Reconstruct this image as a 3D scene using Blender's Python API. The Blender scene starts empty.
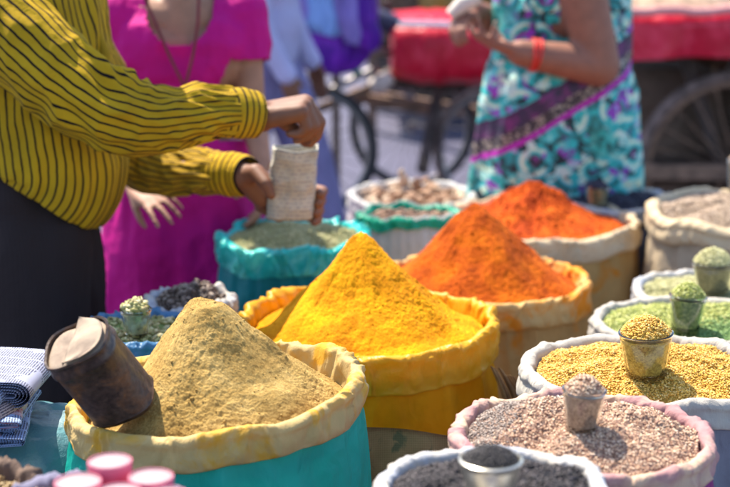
import bpy, bmesh, math, random
import numpy as np
from mathutils import Vector, Matrix

random.seed(7)
RNG = np.random.default_rng(7)
rad = math.radians
PI = math.pi

# ------------------------------------------------------------------ scene, camera, light
scene = bpy.context.scene
COL = scene.collection
scene.render.engine = 'CYCLES'
scene.view_settings.view_transform = 'Standard'
scene.view_settings.look = 'None'
scene.view_settings.gamma = 1
scene.view_settings.use_curve_mapping = False
scene.view_settings.exposure = 1.30

FPX = 1600.0                      # focal length in pixels of the 730 px wide photograph
CAMZ = 1.75
PITCH = rad(14.0)
cam_data = bpy.data.cameras.new('camera')
cam = bpy.data.objects.new('camera', cam_data)
COL.objects.link(cam)
cam.location = (0, 0, CAMZ)
cam.rotation_euler = (PI / 2 - PITCH, 0, 0)
cam_data.lens = FPX * 36 / 730
cam_data.sensor_width = 36
cam_data.clip_end = 500
cam_data.dof.use_dof = True
cam_data.dof.focus_distance = 2.68
cam_data.dof.aperture_fstop = 3.2
scene.camera = cam

SUN_EL = rad(58)
SUN_DIR = Vector((-0.60, 0.80, 0)).normalized()       # horizontal direction towards the sun
world = bpy.data.worlds.new('World')
scene.world = world
world.use_nodes = True
wn = world.node_tree.nodes
sky = wn.new('ShaderNodeTexSky')
sky.sky_type = 'NISHITA'
sky.sun_disc = False
sky.sun_elevation = SUN_EL
sky.sun_rotation = math.atan2(SUN_DIR.x, SUN_DIR.y)
bg = wn['Background']
bg.inputs['Strength'].default_value = 0.148
world.node_tree.links.new(sky.outputs[0], bg.inputs[0])
sun_data = bpy.data.lights.new('sun', 'SUN')
sun_data.energy = 4.9
sun_data.angle = rad(0.5)
sun_data.color = (1.0, 0.91, 0.76)
sun = bpy.data.objects.new('sun', sun_data)
COL.objects.link(sun)
sun.location = (-3, 5, 6)
L = -(SUN_DIR * math.cos(SUN_EL) + Vector((0, 0, math.sin(SUN_EL))))
sun.rotation_euler = L.to_track_quat('-Z', 'Y').to_euler()

# ------------------------------------------------------------------ pixel (730x487) -> world
FW = Vector((0, math.cos(PITCH), -math.sin(PITCH)))
UPV = Vector((0, math.sin(PITCH), math.cos(PITCH)))
def ray(px, py):
    return FW + Vector((1, 0, 0)) * ((px - 365) / FPX) - UPV * ((py - 243.5) / FPX)
def at_h(px, py, h):
    d = ray(px, py)
    return Vector((0, 0, CAMZ)) + d * ((h - CAMZ) / d.z)
def at_d(px, py, D):
    d = ray(px, py)
    return Vector((0, 0, CAMZ)) + d * (D / d.y)
def mpp(p):                        # metres per photo pixel at world point p
    return (p - Vector((0, 0, CAMZ))).dot(FW) / FPX

# ------------------------------------------------------------------ numpy noise
_P = np.arange(256); np.random.default_rng(3).shuffle(_P); _P = np.concatenate([_P, _P, _P])
_G = np.random.default_rng(4).normal(size=(256, 3)); _G /= np.linalg.norm(_G, axis=1)[:, None]
def perlin(p):
    p = np.asarray(p, float)
    sh = p.shape[:-1]
    p = p.reshape(-1, 3)
    i = np.floor(p).astype(int); f = p - i; i &= 255
    u = f * f * f * (f * (f * 6 - 15) + 10)
    out = np.zeros(len(p))
    for dx in (0, 1):
        for dy in (0, 1):
            for dz in (0, 1):
                g = _G[_P[_P[_P[i[:, 0] + dx] + i[:, 1] + dy] + i[:, 2] + dz]]
                w = (u[:, 0] if dx else 1 - u[:, 0]) * (u[:, 1] if dy else 1 - u[:, 1]) * (u[:, 2] if dz else 1 - u[:, 2])
                out += w * ((f[:, 0] - dx) * g[:, 0] + (f[:, 1] - dy) * g[:, 1] + (f[:, 2] - dz) * g[:, 2])
    return out.reshape(sh)
def fbm(p, o=3):
    p = np.asarray(p, float); r = 0; a = 1
    for k in range(o):
        r = r + a * perlin(p * (2.03 ** k) + 17.3 * k); a *= .5
    return r
def ridge(p):
    return 1 - np.abs(perlin(p)) * 2.6

# ------------------------------------------------------------------ mesh helpers
def mesh_obj(name, V, faces, mat, parent=None, uv=None, smooth=True, mats=None, fmat=None, world_space=True):
    V = np.asarray(V, float).reshape(-1, 3)
    off = np.zeros(3)
    if parent is not None and world_space:
        q = parent
        while q is not None:
            off += np.array(q.location); q = q.parent
    V = V - off
    me = bpy.data.meshes.new(name)
    if isinstance(faces, np.ndarray):
        n, k = faces.shape
        me.vertices.add(len(V)); me.vertices.foreach_set('co', V.ravel())
        me.loops.add(n * k); me.loops.foreach_set('vertex_index', faces.ravel().astype(np.int32))
        me.polygons.add(n)
        me.polygons.foreach_set('loop_start', np.arange(0, n * k, k, dtype=np.int32))
        me.update(calc_edges=True)
    else:
        me.from_pydata(V.tolist(), [], faces)
    me.validate()
    if uv is not None:
        uvl = me.uv_layers.new(name='UVMap')
        idx = np.zeros(len(me.loops), dtype=np.int32)
        me.loops.foreach_get('vertex_index', idx)
        uvl.data.foreach_set('uv', np.asarray(uv, float)[idx].ravel())
    me.polygons.foreach_set('use_smooth', np.full(len(me.polygons), smooth))
    for m in (mats or [mat]):
        me.materials.append(m)
    if fmat is not None:
        me.polygons.foreach_set('material_index', np.asarray(fmat, dtype=np.int32))
    me.update()
    o = bpy.data.objects.new(name, me)
    COL.objects.link(o)
    if parent is not None:
        o.parent = parent
    return o

def recentre(o, loc):
    """give a top-level mesh its origin at loc"""
    loc = Vector(loc)
    o.data.transform(Matrix.Translation(-loc)); o.location = loc
    return o

def grid_faces(n, m, closed=True, base=0):
    """n rings of m points; quads as an array"""
    i = np.arange(n - 1)[:, None]; j = np.arange(m if closed else m - 1)[None, :]
    a = i * m + j; b = i * m + (j + 1) % m; c = (i + 1) * m + (j + 1) % m; d = (i + 1) * m + j
    return (np.stack([a, b, c, d], -1).reshape(-1, 4) + base)

class MB:
    """collects polygons of one part"""
    def __init__(s): s.v = []; s.f = []
    def add(s, V, F):
        b = len(s.v); s.v += [tuple(x) for x in V]; s.f += [tuple(int(q) + b for q in f) for f in F]
    def box(s, c, size, rot=None, bev=0.0):
        bm = bmesh.new(); bmesh.ops.create_cube(bm, size=1)
        for v in bm.verts: v.co = Vector((v.co.x * size[0], v.co.y * size[1], v.co.z * size[2]))
        if bev: bmesh.ops.bevel(bm, geom=list(bm.edges), offset=bev, segments=2, affect='EDGES', profile=.6)
        M = (rot.to_4x4() if rot is not None else Matrix.Identity(4)); M.translation = Vector(c)
        bm.transform(M); bm.verts.index_update()
        s.add([v.co[:] for v in bm.verts], [[v.index for v in f.verts] for f in bm.faces]); bm.free()
    def bar(s, a, b, w, h=None, bev=0.0):
        a = Vector(a); b = Vector(b); d = b - a
        s.box((a + b) / 2, (w, h or w, d.length), d.to_track_quat('Z', 'Y').to_matrix(), bev)
    def tube(s, pts, r, n=10, closed=False):
        pts = [Vector(p) for p in pts]
        rr = r if isinstance(r, (list, tuple)) else [r] * len(pts)
        V = []; prev = None; N = len(pts)
        for k, p in enumerate(pts):
            if closed: t = pts[(k + 1) % N] - pts[k - 1]
            else: t = pts[min(k + 1, N - 1)] - pts[max(k - 1, 0)]
            t.normalize()
            if prev is None: x = t.orthogonal().normalized()
            else:
                x = prev - t * prev.dot(t)
                x = x.normalized() if x.length > 1e-6 else t.orthogonal().normalized()
            prev = x; y = t.cross(x)
            for j in range(n):
                a = 2 * PI * j / n
                V.append((p + x * math.cos(a) * rr[k] + y * math.sin(a) * rr[k])[:])
        F = []
        for k in range(N if closed else N - 1):
            k2 = (k + 1) % N
            for j in range(n):
                F.append((k * n + j, k * n + (j + 1) % n, k2 * n + (j + 1) % n, k2 * n + j))
        if not closed:
            F.append(tuple(range(n - 1, -1, -1))); F.append(tuple((N - 1) * n + j for j in range(n)))
        s.add(V, F)
    def lathe(s, prof, c=(0, 0, 0), n=40, rot=None, sx=1, sy=1):
        V = []
        M = rot or Matrix.Identity(3)
        for r, z in prof:
            for j in range(n):
                a = 2 * PI * j / n
                V.append((M @ Vector((r * math.cos(a) * sx, r * math.sin(a) * sy, z)) + Vector(c))[:])
        F = [tuple(q) for q in grid_faces(len(prof), n)]
        if prof[0][0] > 1e-5: F.append(tuple(range(n - 1, -1, -1)))
        if prof[-1][0] > 1e-5: F.append(tuple((len(prof) - 1) * n + j for j in range(n)))
        s.add(V, F)
    def build(s, name, mat, parent=None, smooth=False):
        o = mesh_obj(name, s.v, s.f, mat, parent, smooth=smooth)
        if smooth:
            try: o.data.set_sharp_from_angle(angle=rad(38))
            except Exception: pass
        return o

def tag(o, label=None, cat=None, group=None, kind=None):
    if label: o['label'] = label
    if cat: o['category'] = cat
    if group: o['group'] = group
    if kind: o['kind'] = kind
    return o
def thing(name, label, cat, loc=(0, 0, 0), group=None):
    o = bpy.data.objects.new(name, None); COL.objects.link(o)
    o.empty_display_size = .1
    o.location = loc
    return tag(o, label, cat, group)

# ------------------------------------------------------------------ materials
class NT:
    def __init__(s, name):
        s.m = bpy.data.materials.new(name); s.m.use_nodes = True
        s.t = s.m.node_tree; s.n = s.t.nodes; s.b = s.n['Principled BSDF']; s.out = s.n['Material Output']
    def new(s, typ, **kw):
        o = s.n.new(typ)
        for k, v in kw.items(): setattr(o, k, v)
        return o
    def link(s, a, b): s.t.links.new(a, b)
    def coord(s, which='Object'): return s.new('ShaderNodeTexCoord').outputs[which]
    def mapping(s, vec, scale=(1, 1, 1), rot=(0, 0, 0)):
        m = s.new('ShaderNodeMapping'); m.inputs['Scale'].default_value = scale; m.inputs['Rotation'].default_value = rot
        s.link(vec, m.inputs['Vector']); return m.outputs[0]
    def noise(s, vec, scale, detail=4, rough=.55, dist=0):
        o = s.new('ShaderNodeTexNoise'); s.link(vec, o.inputs['Vector'])
        o.inputs['Scale'].default_value = scale; o.inputs['Detail'].default_value = detail
        o.inputs['Roughness'].default_value = rough; o.inputs['Distortion'].default_value = dist
        return o.outputs['Fac']
    def vor(s, vec, scale, out='Distance', feature='F1'):
        o = s.new('ShaderNodeTexVoronoi', feature=feature); s.link(vec, o.inputs['Vector'])
        o.inputs['Scale'].default_value = scale
        return o.outputs[out]
    def ramp(s, fac, stops, interp='LINEAR'):
        r = s.new('ShaderNodeValToRGB'); s.link(fac, r.inputs[0]); e = r.color_ramp; e.interpolation = interp
        while len(e.elements) < len(stops): e.elements.new(.5)
        for el, (p, c) in zip(e.elements, stops):
            el.position = p; el.color = (c[0], c[1], c[2], 1) if not isinstance(c, (int, float)) else (c, c, c, 1)
        return r.outputs[0]
    def math(s, op, a, b=None, c=None):
        m = s.new('ShaderNodeMath', operation=op)
        for i, v in enumerate((a, b, c)):
            if v is None: continue
            if isinstance(v, (int, float)): m.inputs[i].default_value = v
            else: s.link(v, m.inputs[i])
        return m.outputs[0]
    def mix(s, fac, a, b, blend='MIX'):
        m = s.new('ShaderNodeMix', data_type='RGBA', blend_type=blend)
        for sock, v in ((m.inputs[0], fac), (m.inputs[6], a), (m.inputs[7], b)):
            if isinstance(v, (int, float)): sock.default_value = v
            elif isinstance(v, (tuple, list)): sock.default_value = (v[0], v[1], v[2], 1)
            else: s.link(v, sock)
        return m.outputs[2]
    def bump(s, h, strength=.3, dist=.002, prev=None):
        b = s.new('ShaderNodeBump'); s.link(h, b.inputs['Height'])
        b.inputs['Strength'].default_value = strength; b.inputs['Distance'].default_value = dist
        if prev is not None: s.link(prev, b.inputs['Normal'])
        return b.outputs[0]
    def set(s, **kw):
        for k, v in kw.items():
            sock = s.b.inputs[k.replace('_', ' ')]
            if isinstance(v, (int, float)): sock.default_value = v
            elif isinstance(v, (tuple, list)): sock.default_value = (v[0], v[1], v[2], 1)
            else: s.link(v, sock)
        return s
    def translucent(s, col, fac):
        t = s.new('ShaderNodeBsdfTranslucent')
        if isinstance(col, (tuple, list)): t.inputs[0].default_value = (col[0], col[1], col[2], 1)
        else: s.link(col, t.inputs[0])
        m = s.new('ShaderNodeMixShader'); m.inputs[0].default_value = fac
        s.link(s.b.outputs[0], m.inputs[1]); s.link(t.outputs[0], m.inputs[2]); s.link(m.outputs[0], s.out.inputs[0])

def m_plain(name, col, rough=.6, metal=0, var=.15, scale=20, bump=0):
    n = NT(name); c = n.coord()
    f = n.noise(c, scale, 5)
    col2 = tuple(x * (1 - var * 2) for x in col); col3 = tuple(min(1, x * (1 + var)) for x in col)
    n.set(Base_Color=n.ramp(f, [(.3, col2), (.7, col3)]), Roughness=rough, Metallic=metal)
    if bump: n.set(Normal=n.bump(f, .5, bump))
    return n.m

def m_powder(name, lo, mid, hi, grain=260):
    n = NT(name); c = n.coord()
    f1 = n.noise(c, 14, 6, .6); f2 = n.noise(c, grain, 3, .7)
    f = n.math('ADD', n.math('MULTIPLY', f1, .55), n.math('MULTIPLY', f2, .45))
    n.set(Base_Color=n.ramp(f, [(.38, lo), (.5, mid), (.62, hi)]), Roughness=.95)
    n.b.inputs['Specular IOR Level'].default_value = .15
    b1 = n.bump(n.noise(c, grain * .5, 5, .75), .8, .0022)
    n.set(Normal=n.bump(n.noise(c, grain * 2.2, 2, .7), .6, .0010, b1))
    return n.m

def m_grain(name, cols, rough=.6):
    """colour differs grain by grain"""
    n = NT(name)
    g = n.new('ShaderNodeNewGeometry')
    k = len(cols)
    n.set(Base_Color=n.ramp(g.outputs['Random Per Island'], [((i + .0) / k, c) for i, c in enumerate(cols)], 'CONSTANT'), Roughness=rough)
    n.b.inputs['Specular IOR Level'].default_value = .35
    return n.m

def m_cloth(name, col, dust=None, dust_amt=.5, trans=.15, rough=.8, weave=900, sheen=0, dirt=.25, stain_scale=7):
    n = NT(name); c = n.coord()
    f = n.noise(c, stain_scale, 6, .62)
    base = n.ramp(f, [(.28, tuple(x * (1 - dirt) for x in col)), (.62, col)])
    if dust is not None:
        d = n.noise(c, 11, 5, .6, .6)
        msk = n.ramp(d, [(.62 - dust_amt * .4, 0.0), (.72 - dust_amt * .3, 1.0)])
        base = n.mix(msk, base, dust)
    w = n.math('MULTIPLY', n.math('SINE', n.math('MULTIPLY', sep(n, c)[2], weave)), .25)
    n.set(Base_Color=base, Roughness=rough)
    n.b.inputs['Specular IOR Level'].default_value = .35 if rough < .5 else .15
    wv = n.new('ShaderNodeVectorMath', operation='ADD'); nz = n.new('ShaderNodeTexNoise'); n.link(c, nz.inputs['Vector']); nz.inputs['Scale'].default_value = 9
    scv = n.new('ShaderNodeVectorMath', operation='SCALE'); n.link(nz.outputs['Color'], scv.inputs[0]); scv.inputs['Scale'].default_value = .09
    n.link(c, wv.inputs[0]); n.link(scv.outputs[0], wv.inputs[1])
    cr = n.math('ADD', n.vor(n.mapping(wv.outputs[0], (1, 1, .55)), 20), n.math('MULTIPLY', n.vor(n.mapping(wv.outputs[0], (1, 1, .7), (.4, .3, .2)), 47), .45))
    b0 = n.bump(cr, .5, .008)
    b00 = n.bump(n.noise(n.mapping(wv.outputs[0], (1, 1, .16)), 48, 3, .6), .55, .007, b0)
    b1 = n.bump(n.noise(c, 38, 5, .65, .8), .25, .004, b00)
    n.set(Normal=n.bump(n.noise(c, 420, 2), .35, .0012, b1))
    if trans: n.translucent(base, trans)
    return n.m
def sep(n, vec):
    s = n.new('ShaderNodeSeparateXYZ'); n.link(vec, s.inputs[0]); return s.outputs

def m_skin(name, col):
    n = NT(name); c = n.coord()
    f = n.noise(c, 30, 5)
    n.set(Base_Color=n.ramp(f, [(.3, tuple(x * .78 for x in col)), (.7, col)]), Roughness=.62,
          Normal=n.bump(n.noise(c, 160, 4), .25, .0015))
    n.b.inputs['Subsurface Weight'].default_value = .08
    n.b.inputs['Subsurface Radius'].default_value = (.02, .008, .004)
    n.b.inputs['Subsurface Scale'].default_value = .3
    return n.m

# ------------------------------------------------------------------ ground
def make_ground():
    n = NT('asphalt'); c = n.coord()
    f = n.noise(c, 1.2, 8, .65); g = n.noise(c, 90, 3)
    col = n.ramp(f, [(.3, (.036, .034, .078)), (.55, (.056, .052, .108)), (.75, (.078, .070, .128))])
    n.set(Base_Color=n.mix(.35, col, n.ramp(g, [(.3, (.03, .03, .045)), (.7, (.10, .10, .135))])), Roughness=.85, Normal=n.bump(g, .5, .004))
    N = 41
    xs = np.linspace(-1, 1, N); xs = np.sign(xs) * np.abs(xs) ** 2.2 * 160
    X, Y = np.meshgrid(xs, xs + 6)
    Z = fbm(np.stack([X * .4, Y * .4, X * 0], -1), 2) * .006
    o = mesh_obj('ground', np.stack([X, Y, Z], -1), grid_faces(N, N, False), n.m)
    tag(o, 'grey violet street surface behind and under the spice sacks', None, kind='structure')
make_ground()

# ------------------------------------------------------------------ sacks
def sack(name, label, cx, cy, w, h, body_m, rim_m, ratio=1.0, tube=.02, cuff=.07, dip=.03, tilt=(0, 0),
         wr=.006, lob=.02, seed=0, nA=260, bulge=1.0, low=False, group='open spice sacks standing close together'):
    """an open bag with its mouth turned down into a thick rolled rim"""
    c = at_h(cx, cy, h); R = w * mpp(c) / 2
    root = thing(name, label, 'sack', (c.x, c.y, 0), group)
    th = np.linspace(0, 2 * PI, nA, endpoint=False)
    sd = seed * 7.7
    cs = np.stack([np.cos(th), np.sin(th), np.full(nA, sd)], -1)
    out = 1 + lob * 1.6 * perlin(cs * 1.1 + 5) + lob * perlin(cs * 2.6) * .9       # mouth outline
    top = h + (np.cos(th) * tilt[0] + np.sin(th) * tilt[1]) + .012 * perlin(cs * 2.1 + 9) * (lob / .02) + .004 * perlin(cs * 6 + 3)
    def ring(rr, zz, amp, s, f=7):
        w1 = .25 * perlin(np.stack([np.cos(th) * 3, np.sin(th) * 3, s * 12 + th * 0 + sd], -1))
        T1 = th + w1
        d = amp * (perlin(np.stack([np.cos(th) * f * .7, np.sin(th) * f * .7, s * 34 + th * 0 + sd], -1)) * .55
                   + 1.3 * (np.clip(ridge(np.stack([np.cos(T1) * f * .85, np.sin(T1) * f * .85, s * 8 + th * 0 + sd + 4], -1)), 0, 1) ** 3 - .3)
                   - 1.0 * np.clip(ridge(np.stack([np.cos(T1) * f * .8, np.sin(T1) * f * .8, s * 24 + th * 0 + sd + 14], -1)) - .45, 0, 1)
                   + .32 * perlin(np.stack([np.cos(T1) * f * 2.6, np.sin(T1) * f * 2.6, s * 45 + th * 0 + sd + 4], -1))
                   + .16 * perlin(np.stack([np.cos(th) * f * 8, np.sin(th) * f * 8, s * 110 + th * 0 + sd + 4], -1)))
        d = np.clip(d, -.62 * tube, .9 * tube)
        r = rr * out + d
        z = zz + .6 * d
        return np.stack([r * np.cos(th) + c.x, r * np.sin(th) * ratio + c.y, z], -1)
    # rolled rim
    rim = []
    t = tube; prof = []
    prof.append((R - .8 * t, -cuff + .008)); prof.append((R - .35 * t, -cuff)); prof.append((R - .12 * t, -cuff + .002))
    for k in range(1, 9): 
        u = k / 9
        prof.append((R - .05 * t + .12 * t * math.sin(PI * u * 1.5 + .3), -cuff + (cuff - t) * u))
    for k in range(0, 13):
        a = PI * k / 12
        prof.append((R - t + t * math.cos(a), -t + t * math.sin(a) * 1.05))
    for k in range(1, 9):
        prof.append((R - 2 * t - .003 * k / 2, -t - (dip + .03) * k / 8))
    s = 0
    cl = 1 + .32 * perlin(cs * 1.9 + sd + 3) + .10 * perlin(cs * 5 + sd)
    for k, (r, z) in enumerate(prof):
        if k: s += math.hypot(r - prof[k - 1][0], z - prof[k - 1][1])
        a = wr * (1.0 if 2 < k < len(prof) - 4 else .4)
        # soft slumping of the cuff
        rim.append(ring(r, top + (z * cl if k < 11 else z), a, s))
    mesh_obj('rolled_rim', np.array(rim), grid_faces(len(prof), nA)[:, ::-1], rim_m, root)
    # body
    P = [(.02, 0.0), (.5, .0), (.80, .004), (.9, .03), (.945, .09)]
    zt = h - cuff + .035
    for k in range(1, 26):
        u = k / 25
        P.append((.985 + .045 * math.sin(PI * u) * bulge - .036 * u ** 8, .09 + (zt - .09) * u))
    V = []
    for k, (r, z) in enumerate(P):
        u = z / zt
        zz = z + (top - h) * u
        d = .006 * perlin(np.stack([np.cos(th) * 2.2, np.sin(th) * 2.2, th * 0 + z * 7 + sd], -1)) + \
              .014 * np.clip(ridge(np.stack([np.cos(th) * 3.4 + z * 1.5, np.sin(th) * 3.4, th * 0 + z * 3 + sd + 3], -1)) - .7, -1, 1) * (.3 + u) + \
            .003 * perlin(np.stack([np.cos(th) * 14, np.sin(th) * 14, th * 0 + z * 9 + sd], -1)) * u ** 3
        rr = (R - 1.05 * t if z > h - cuff * .8 else min(r * R, R * 1.2 if z < h - cuff * 1.5 else R - .6 * t)) * (1 + (out - 1) * u) + d * ((.15 if z > h - cuff - .01 else 1) if k > 2 else 0)
        V.append(np.stack([rr * np.cos(th) + c.x, rr * np.sin(th) * ratio + c.y, zz], -1))
    mesh_obj('sack_body', np.array(V), grid_faces(len(P), nA), body_m, root)
    return dict(c=c, R=R, h=h, t=t, out=out, th=th, ratio=ratio, top=top, dip=dip, Rin=R - 2 * t - .004, root=root)

def inner(S, th):
    """inner wall radius multiplier at angle th"""
    return np.interp(np.mod(th, 2 * PI), np.append(S['th'], 2 * PI), np.append(S['out'], S['out'][0]))
def topz(S, th):
    return np.interp(np.mod(th, 2 * PI), np.append(S['th'], 2 * PI), np.append(S['top'], S['top'][0]))

def heap_surface(S, H, apex, prof, facets, seed, rough, rings, spokes, lump=1.0):
    """height field from a moved apex out to the sack wall"""
    c = S['c']
    th = np.linspace(0, 2 * PI, spokes, endpoint=False)
    tt = np.linspace(0, 1, rings) ** .9
    wall = S['Rin'] * inner(S, th)
    wx = wall * np.cos(th); wy = wall * np.sin(th) * S['ratio']
    wz = topz(S, th) - S['dip']
    T = tt[:, None]
    X = apex[0] * (1 - T) + wx * T; Y = apex[1] * (1 - T) + wy * T
    p = np.interp(tt, [q[0] for q in prof], [q[1] for q in prof])
    k = np.ones(7) / 7
    pp = np.convolve(np.pad(p, 3, mode='edge'), k, 'valid')
    fac = 0
    for (kk, ph, am) in facets:
        fac = fac + am * np.cos(kk * th + ph)
    fac = np.asarray(fac) * np.ones_like(th)
    Z = wz.mean() + (wz - wz.mean())[None, :] * np.clip(T * 1.3, 0, 1) + (H * pp)[:, None] + fac[None, :] * (T * (1 - T) * 4) * H
    q = np.stack([X, Y, Z], -1)
    sd = seed * 3.1
    e = np.clip(T * 6, .25, 1)
    TH = th[None, :] + 0 * T; TT = T; T = T + 0 * TH
    flow = perlin(np.stack([np.cos(TH) * 1.6, np.sin(TH) * 1.6, T * 2.2 + sd], -1)) * 1.9 + .6 * perlin(np.stack([np.cos(TH) * 5, np.sin(TH) * 5, T * 5 + sd], -1)) + .25 * perlin(np.stack([np.cos(TH) * 16, np.sin(TH) * 16, T * 9 + sd], -1))
    dz = flow * .011 * np.clip(T * 2.5, 0, 1) ** 1.6 * (1 - T) ** .5 * (H > .1)
    dz = dz + (H > .1) * .0042 * np.tanh(7 * perlin(np.stack([X * 10 + sd, Y * 10, T * 2.5 + sd], -1)) - .8) * T * (1 - T) * 4
    dz = dz + rough * lump * (1.3 * perlin(q * 16 + sd) * e + .6 * perlin(q * 48 + sd)) + rough * (.62 * perlin(q * 105 + sd) + .42 * perlin(q * 230 + sd) + .22 * perlin(q * 430 + sd)) * (.55 + 1.1 * np.clip(perlin(q * 7 + sd + 2) * 1.6 + .25, -.35, 1.2))
    Z = Z + dz + (H > .1) * .006 * perlin(q * 42 + sd + 40) * np.exp(-(T / .14) ** 2)
    X = X + rough * .5 * perlin(q * 90 + 31 + sd); Y = Y + rough * .5 * perlin(q * 90 + 57 + sd)
    return X + c.x, Y + c.y, Z

def octa():
    V = np.array([(1, 0, 0), (-1, 0, 0), (0, 1, 0), (0, -1, 0), (0, 0, 1), (0, 0, -1)], float)
    F = np.array([(0, 2, 4), (2, 1, 4), (1, 3, 4), (3, 0, 4), (2, 0, 5), (1, 2, 5), (3, 1, 5), (0, 3, 5)])
    return V, F
def ico(sub=1):
    bm = bmesh.new(); bmesh.ops.create_icosphere(bm, subdivisions=sub, radius=1)
    bm.verts.index_update()
    V = np.array([v.co[:] for v in bm.verts]); F = np.array([[v.index for v in f.verts] for f in bm.faces]); bm.free()
    return V, F
def scatter(pts, size, tilt=.35, jit=.25, base=None, bend=0, rng=RNG):
    """many grains of size (a, b, c) half-axes at pts -> V, F"""
    bv, bf = base or octa()
    n = len(pts)
    yaw = rng.uniform(0, 2 * PI, n); ti = rng.normal(0, tilt, n); ro = rng.normal(0, tilt, n)
    sc = np.array(size)[None, :] * (1 + rng.normal(0, jit, (n, 1)).clip(-.5, .7))
    v = bv[None] * sc[:, None, :]
    if bend: v = v + np.stack([v[..., 0] * 0, bend * (v[..., 0] ** 2) / size[0], v[..., 0] * 0], -1)
    cx_, sx_ = np.cos(ro)[:, None], np.sin(ro)[:, None]
    y = v[..., 1] * cx_ - v[..., 2] * sx_; z = v[..., 1] * sx_ + v[..., 2] * cx_; x = v[..., 0]
    ct, st = np.cos(ti)[:, None], np.sin(ti)[:, None]
    x2 = x * ct + z * st; z2 = -x * st + z * ct
    cy_, sy_ = np.cos(yaw)[:, None], np.sin(yaw)[:, None]
    X = x2 * cy_ - y * sy_; Y = x2 * sy_ + y * cy_
    V = np.stack([X, Y, z2], -1) + np.asarray(pts)[:, None, :]
    F = (bf[None] + (np.arange(n) * len(bv))[:, None, None]).reshape(-1, 3)
    return V.reshape(-1, 3), F

def heap(S, label, mat, H, apex, prof, facets=(), seed=0, rough=.006, rings=200, spokes=620, lump=1.0, crumbs=500, crumb=.0022, name='spice_heap'):
    X, Y, Z = heap_surface(S, H, apex, prof, facets, seed, rough, rings, spokes, lump)
    V = np.stack([X, Y, Z], -1)
    Q = grid_faces(rings, spokes)
    T = np.concatenate([Q[:, [0, 1, 2]], Q[:, [0, 2, 3]]])
    rng = np.random.default_rng(seed + 11)
    # crumbs roll down: more of them near the foot
    ri = (rings * (1 - rng.random(crumbs) ** 1.3 * .97)).astype(int).clip(0, rings - 1); si = rng.integers(0, spokes, crumbs)
    pts = V[ri, si] + np.array([0, 0, crumb * .3])
    big = rng.random(crumbs) ** 4
    CV = []; CF = []
    b0 = rings * spokes
    for lo_, hi_, s_ in ((0, .3, 1.0), (.3, .75, 1.7), (.75, 1.1, 2.6)):
        sel = (big >= lo_) & (big < hi_)
        if sel.sum() == 0: continue
        v, f = scatter(pts[sel], (crumb * s_, crumb * s_ * .85, crumb * s_ * .75), .8, .3, ico(1), rng=rng)
        v = v + (perlin(v * 500)[:, None] * crumb * .6)
        CV.append(v); CF.append(f + b0); b0 += len(v)
    VV = np.concatenate([V.reshape(-1, 3)] + CV); FF = np.concatenate([T[:, ::-1]] + CF)
    o = mesh_obj(name, VV, FF[:, ::1], mat)
    o.data.flip_normals() if False else None
    recentre(o, (S['c'].x, S['c'].y, S['h'] - S['dip']))
    return tag(o, label, 'spice heap', 'powder heaps piled in the sacks')

def bed(S, label, mat, base_m, size, H=.03, apex=(0, 0), cover=2.0, seed=0, prof=None, tilt=.4, base=None, jit=.25, bend=0, patch=None, maxn=40000, rough=.008, name='spice_seeds', cat='seeds', wob=0.0):
    """a bed of loose grains: the mound and its top layer of separate grains"""
    prof = prof or [(0, 1), (.4, .86), (.75, .4), (1, 0)]
    rings, spokes = 70, 200
    X, Y, Z = heap_surface(S, H, apex, prof, [(2, 1.1 + seed, wob), (3, 2.3 * seed, wob)] if wob else (), seed, rough, rings, spokes, 1.0)
    V = np.stack([X, Y, Z], -1)
    Q = grid_faces(rings, spokes)
    T = np.concatenate([Q[:, [0, 1, 2]], Q[:, [0, 2, 3]]])
    rng = np.random.default_rng(seed + 5)
    area = PI * S['Rin'] ** 2 * S['ratio']
    n = int(min(maxn, cover * area / (PI * size[0] * size[1])))
    rr = np.sqrt(rng.random(n)); fi = (rr ** (1 / .9)) * (rings - 1.001); fj = rng.random(n) * spokes
    i0 = fi.astype(int); j0 = fj.astype(int); u = (fi - i0)[:, None]; v = (fj - j0)[:, None]; j1 = (j0 + 1) % spokes; j0 = j0 % spokes
    pts = (V[i0, j0] * (1 - u) + V[i0 + 1, j0] * u) * (1 - v) + (V[i0, j1] * (1 - u) + V[i0 + 1, j1] * u) * v
    pts[:, 2] += rng.uniform(-.2, 1.0, n) * size[2] * 1.2
    gv, gf = scatter(pts, size, tilt, jit, base, bend, rng)
    b0 = rings * spokes
    VV = np.concatenate([V.reshape(-1, 3), gv]); FF = np.concatenate([T[:, ::-1], gf + b0])
    fm = np.zeros(len(FF), int); fm[len(T):] = 1
    mats = [base_m, mat]
    if patch is not None:
        pm, fn = patch
        mats.append(pm)
        g = fn(pts[:, 0] - S['c'].x, pts[:, 1] - S['c'].y)
        k = len(gf) // n
        fm[len(T):] = np.repeat(np.where(g, 2, 1), k)
    o = mesh_obj(name, VV, FF, None, mats=mats, fmat=fm)
    recentre(o, (S['c'].x, S['c'].y, S['h'] - S['dip']))
    S['surf'] = (X, Y, Z)
    return tag(o, label, cat, kind='stuff')
def surf_z(S, x, y):
    X, Y, Z = S['surf']
    k = np.argmin((X - x) ** 2 + (Y - y) ** 2)
    return float(Z.ravel()[k])
def surf_at(S, px, py):
    """the point of the sack's contents seen at a pixel"""
    X, Y, Z = S['surf']
    p = None; z = S['h']
    for _ in range(6):
        p = at_h(px, py, z); z = surf_z(S, p.x, p.y)
    p.z = z
    return p

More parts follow.
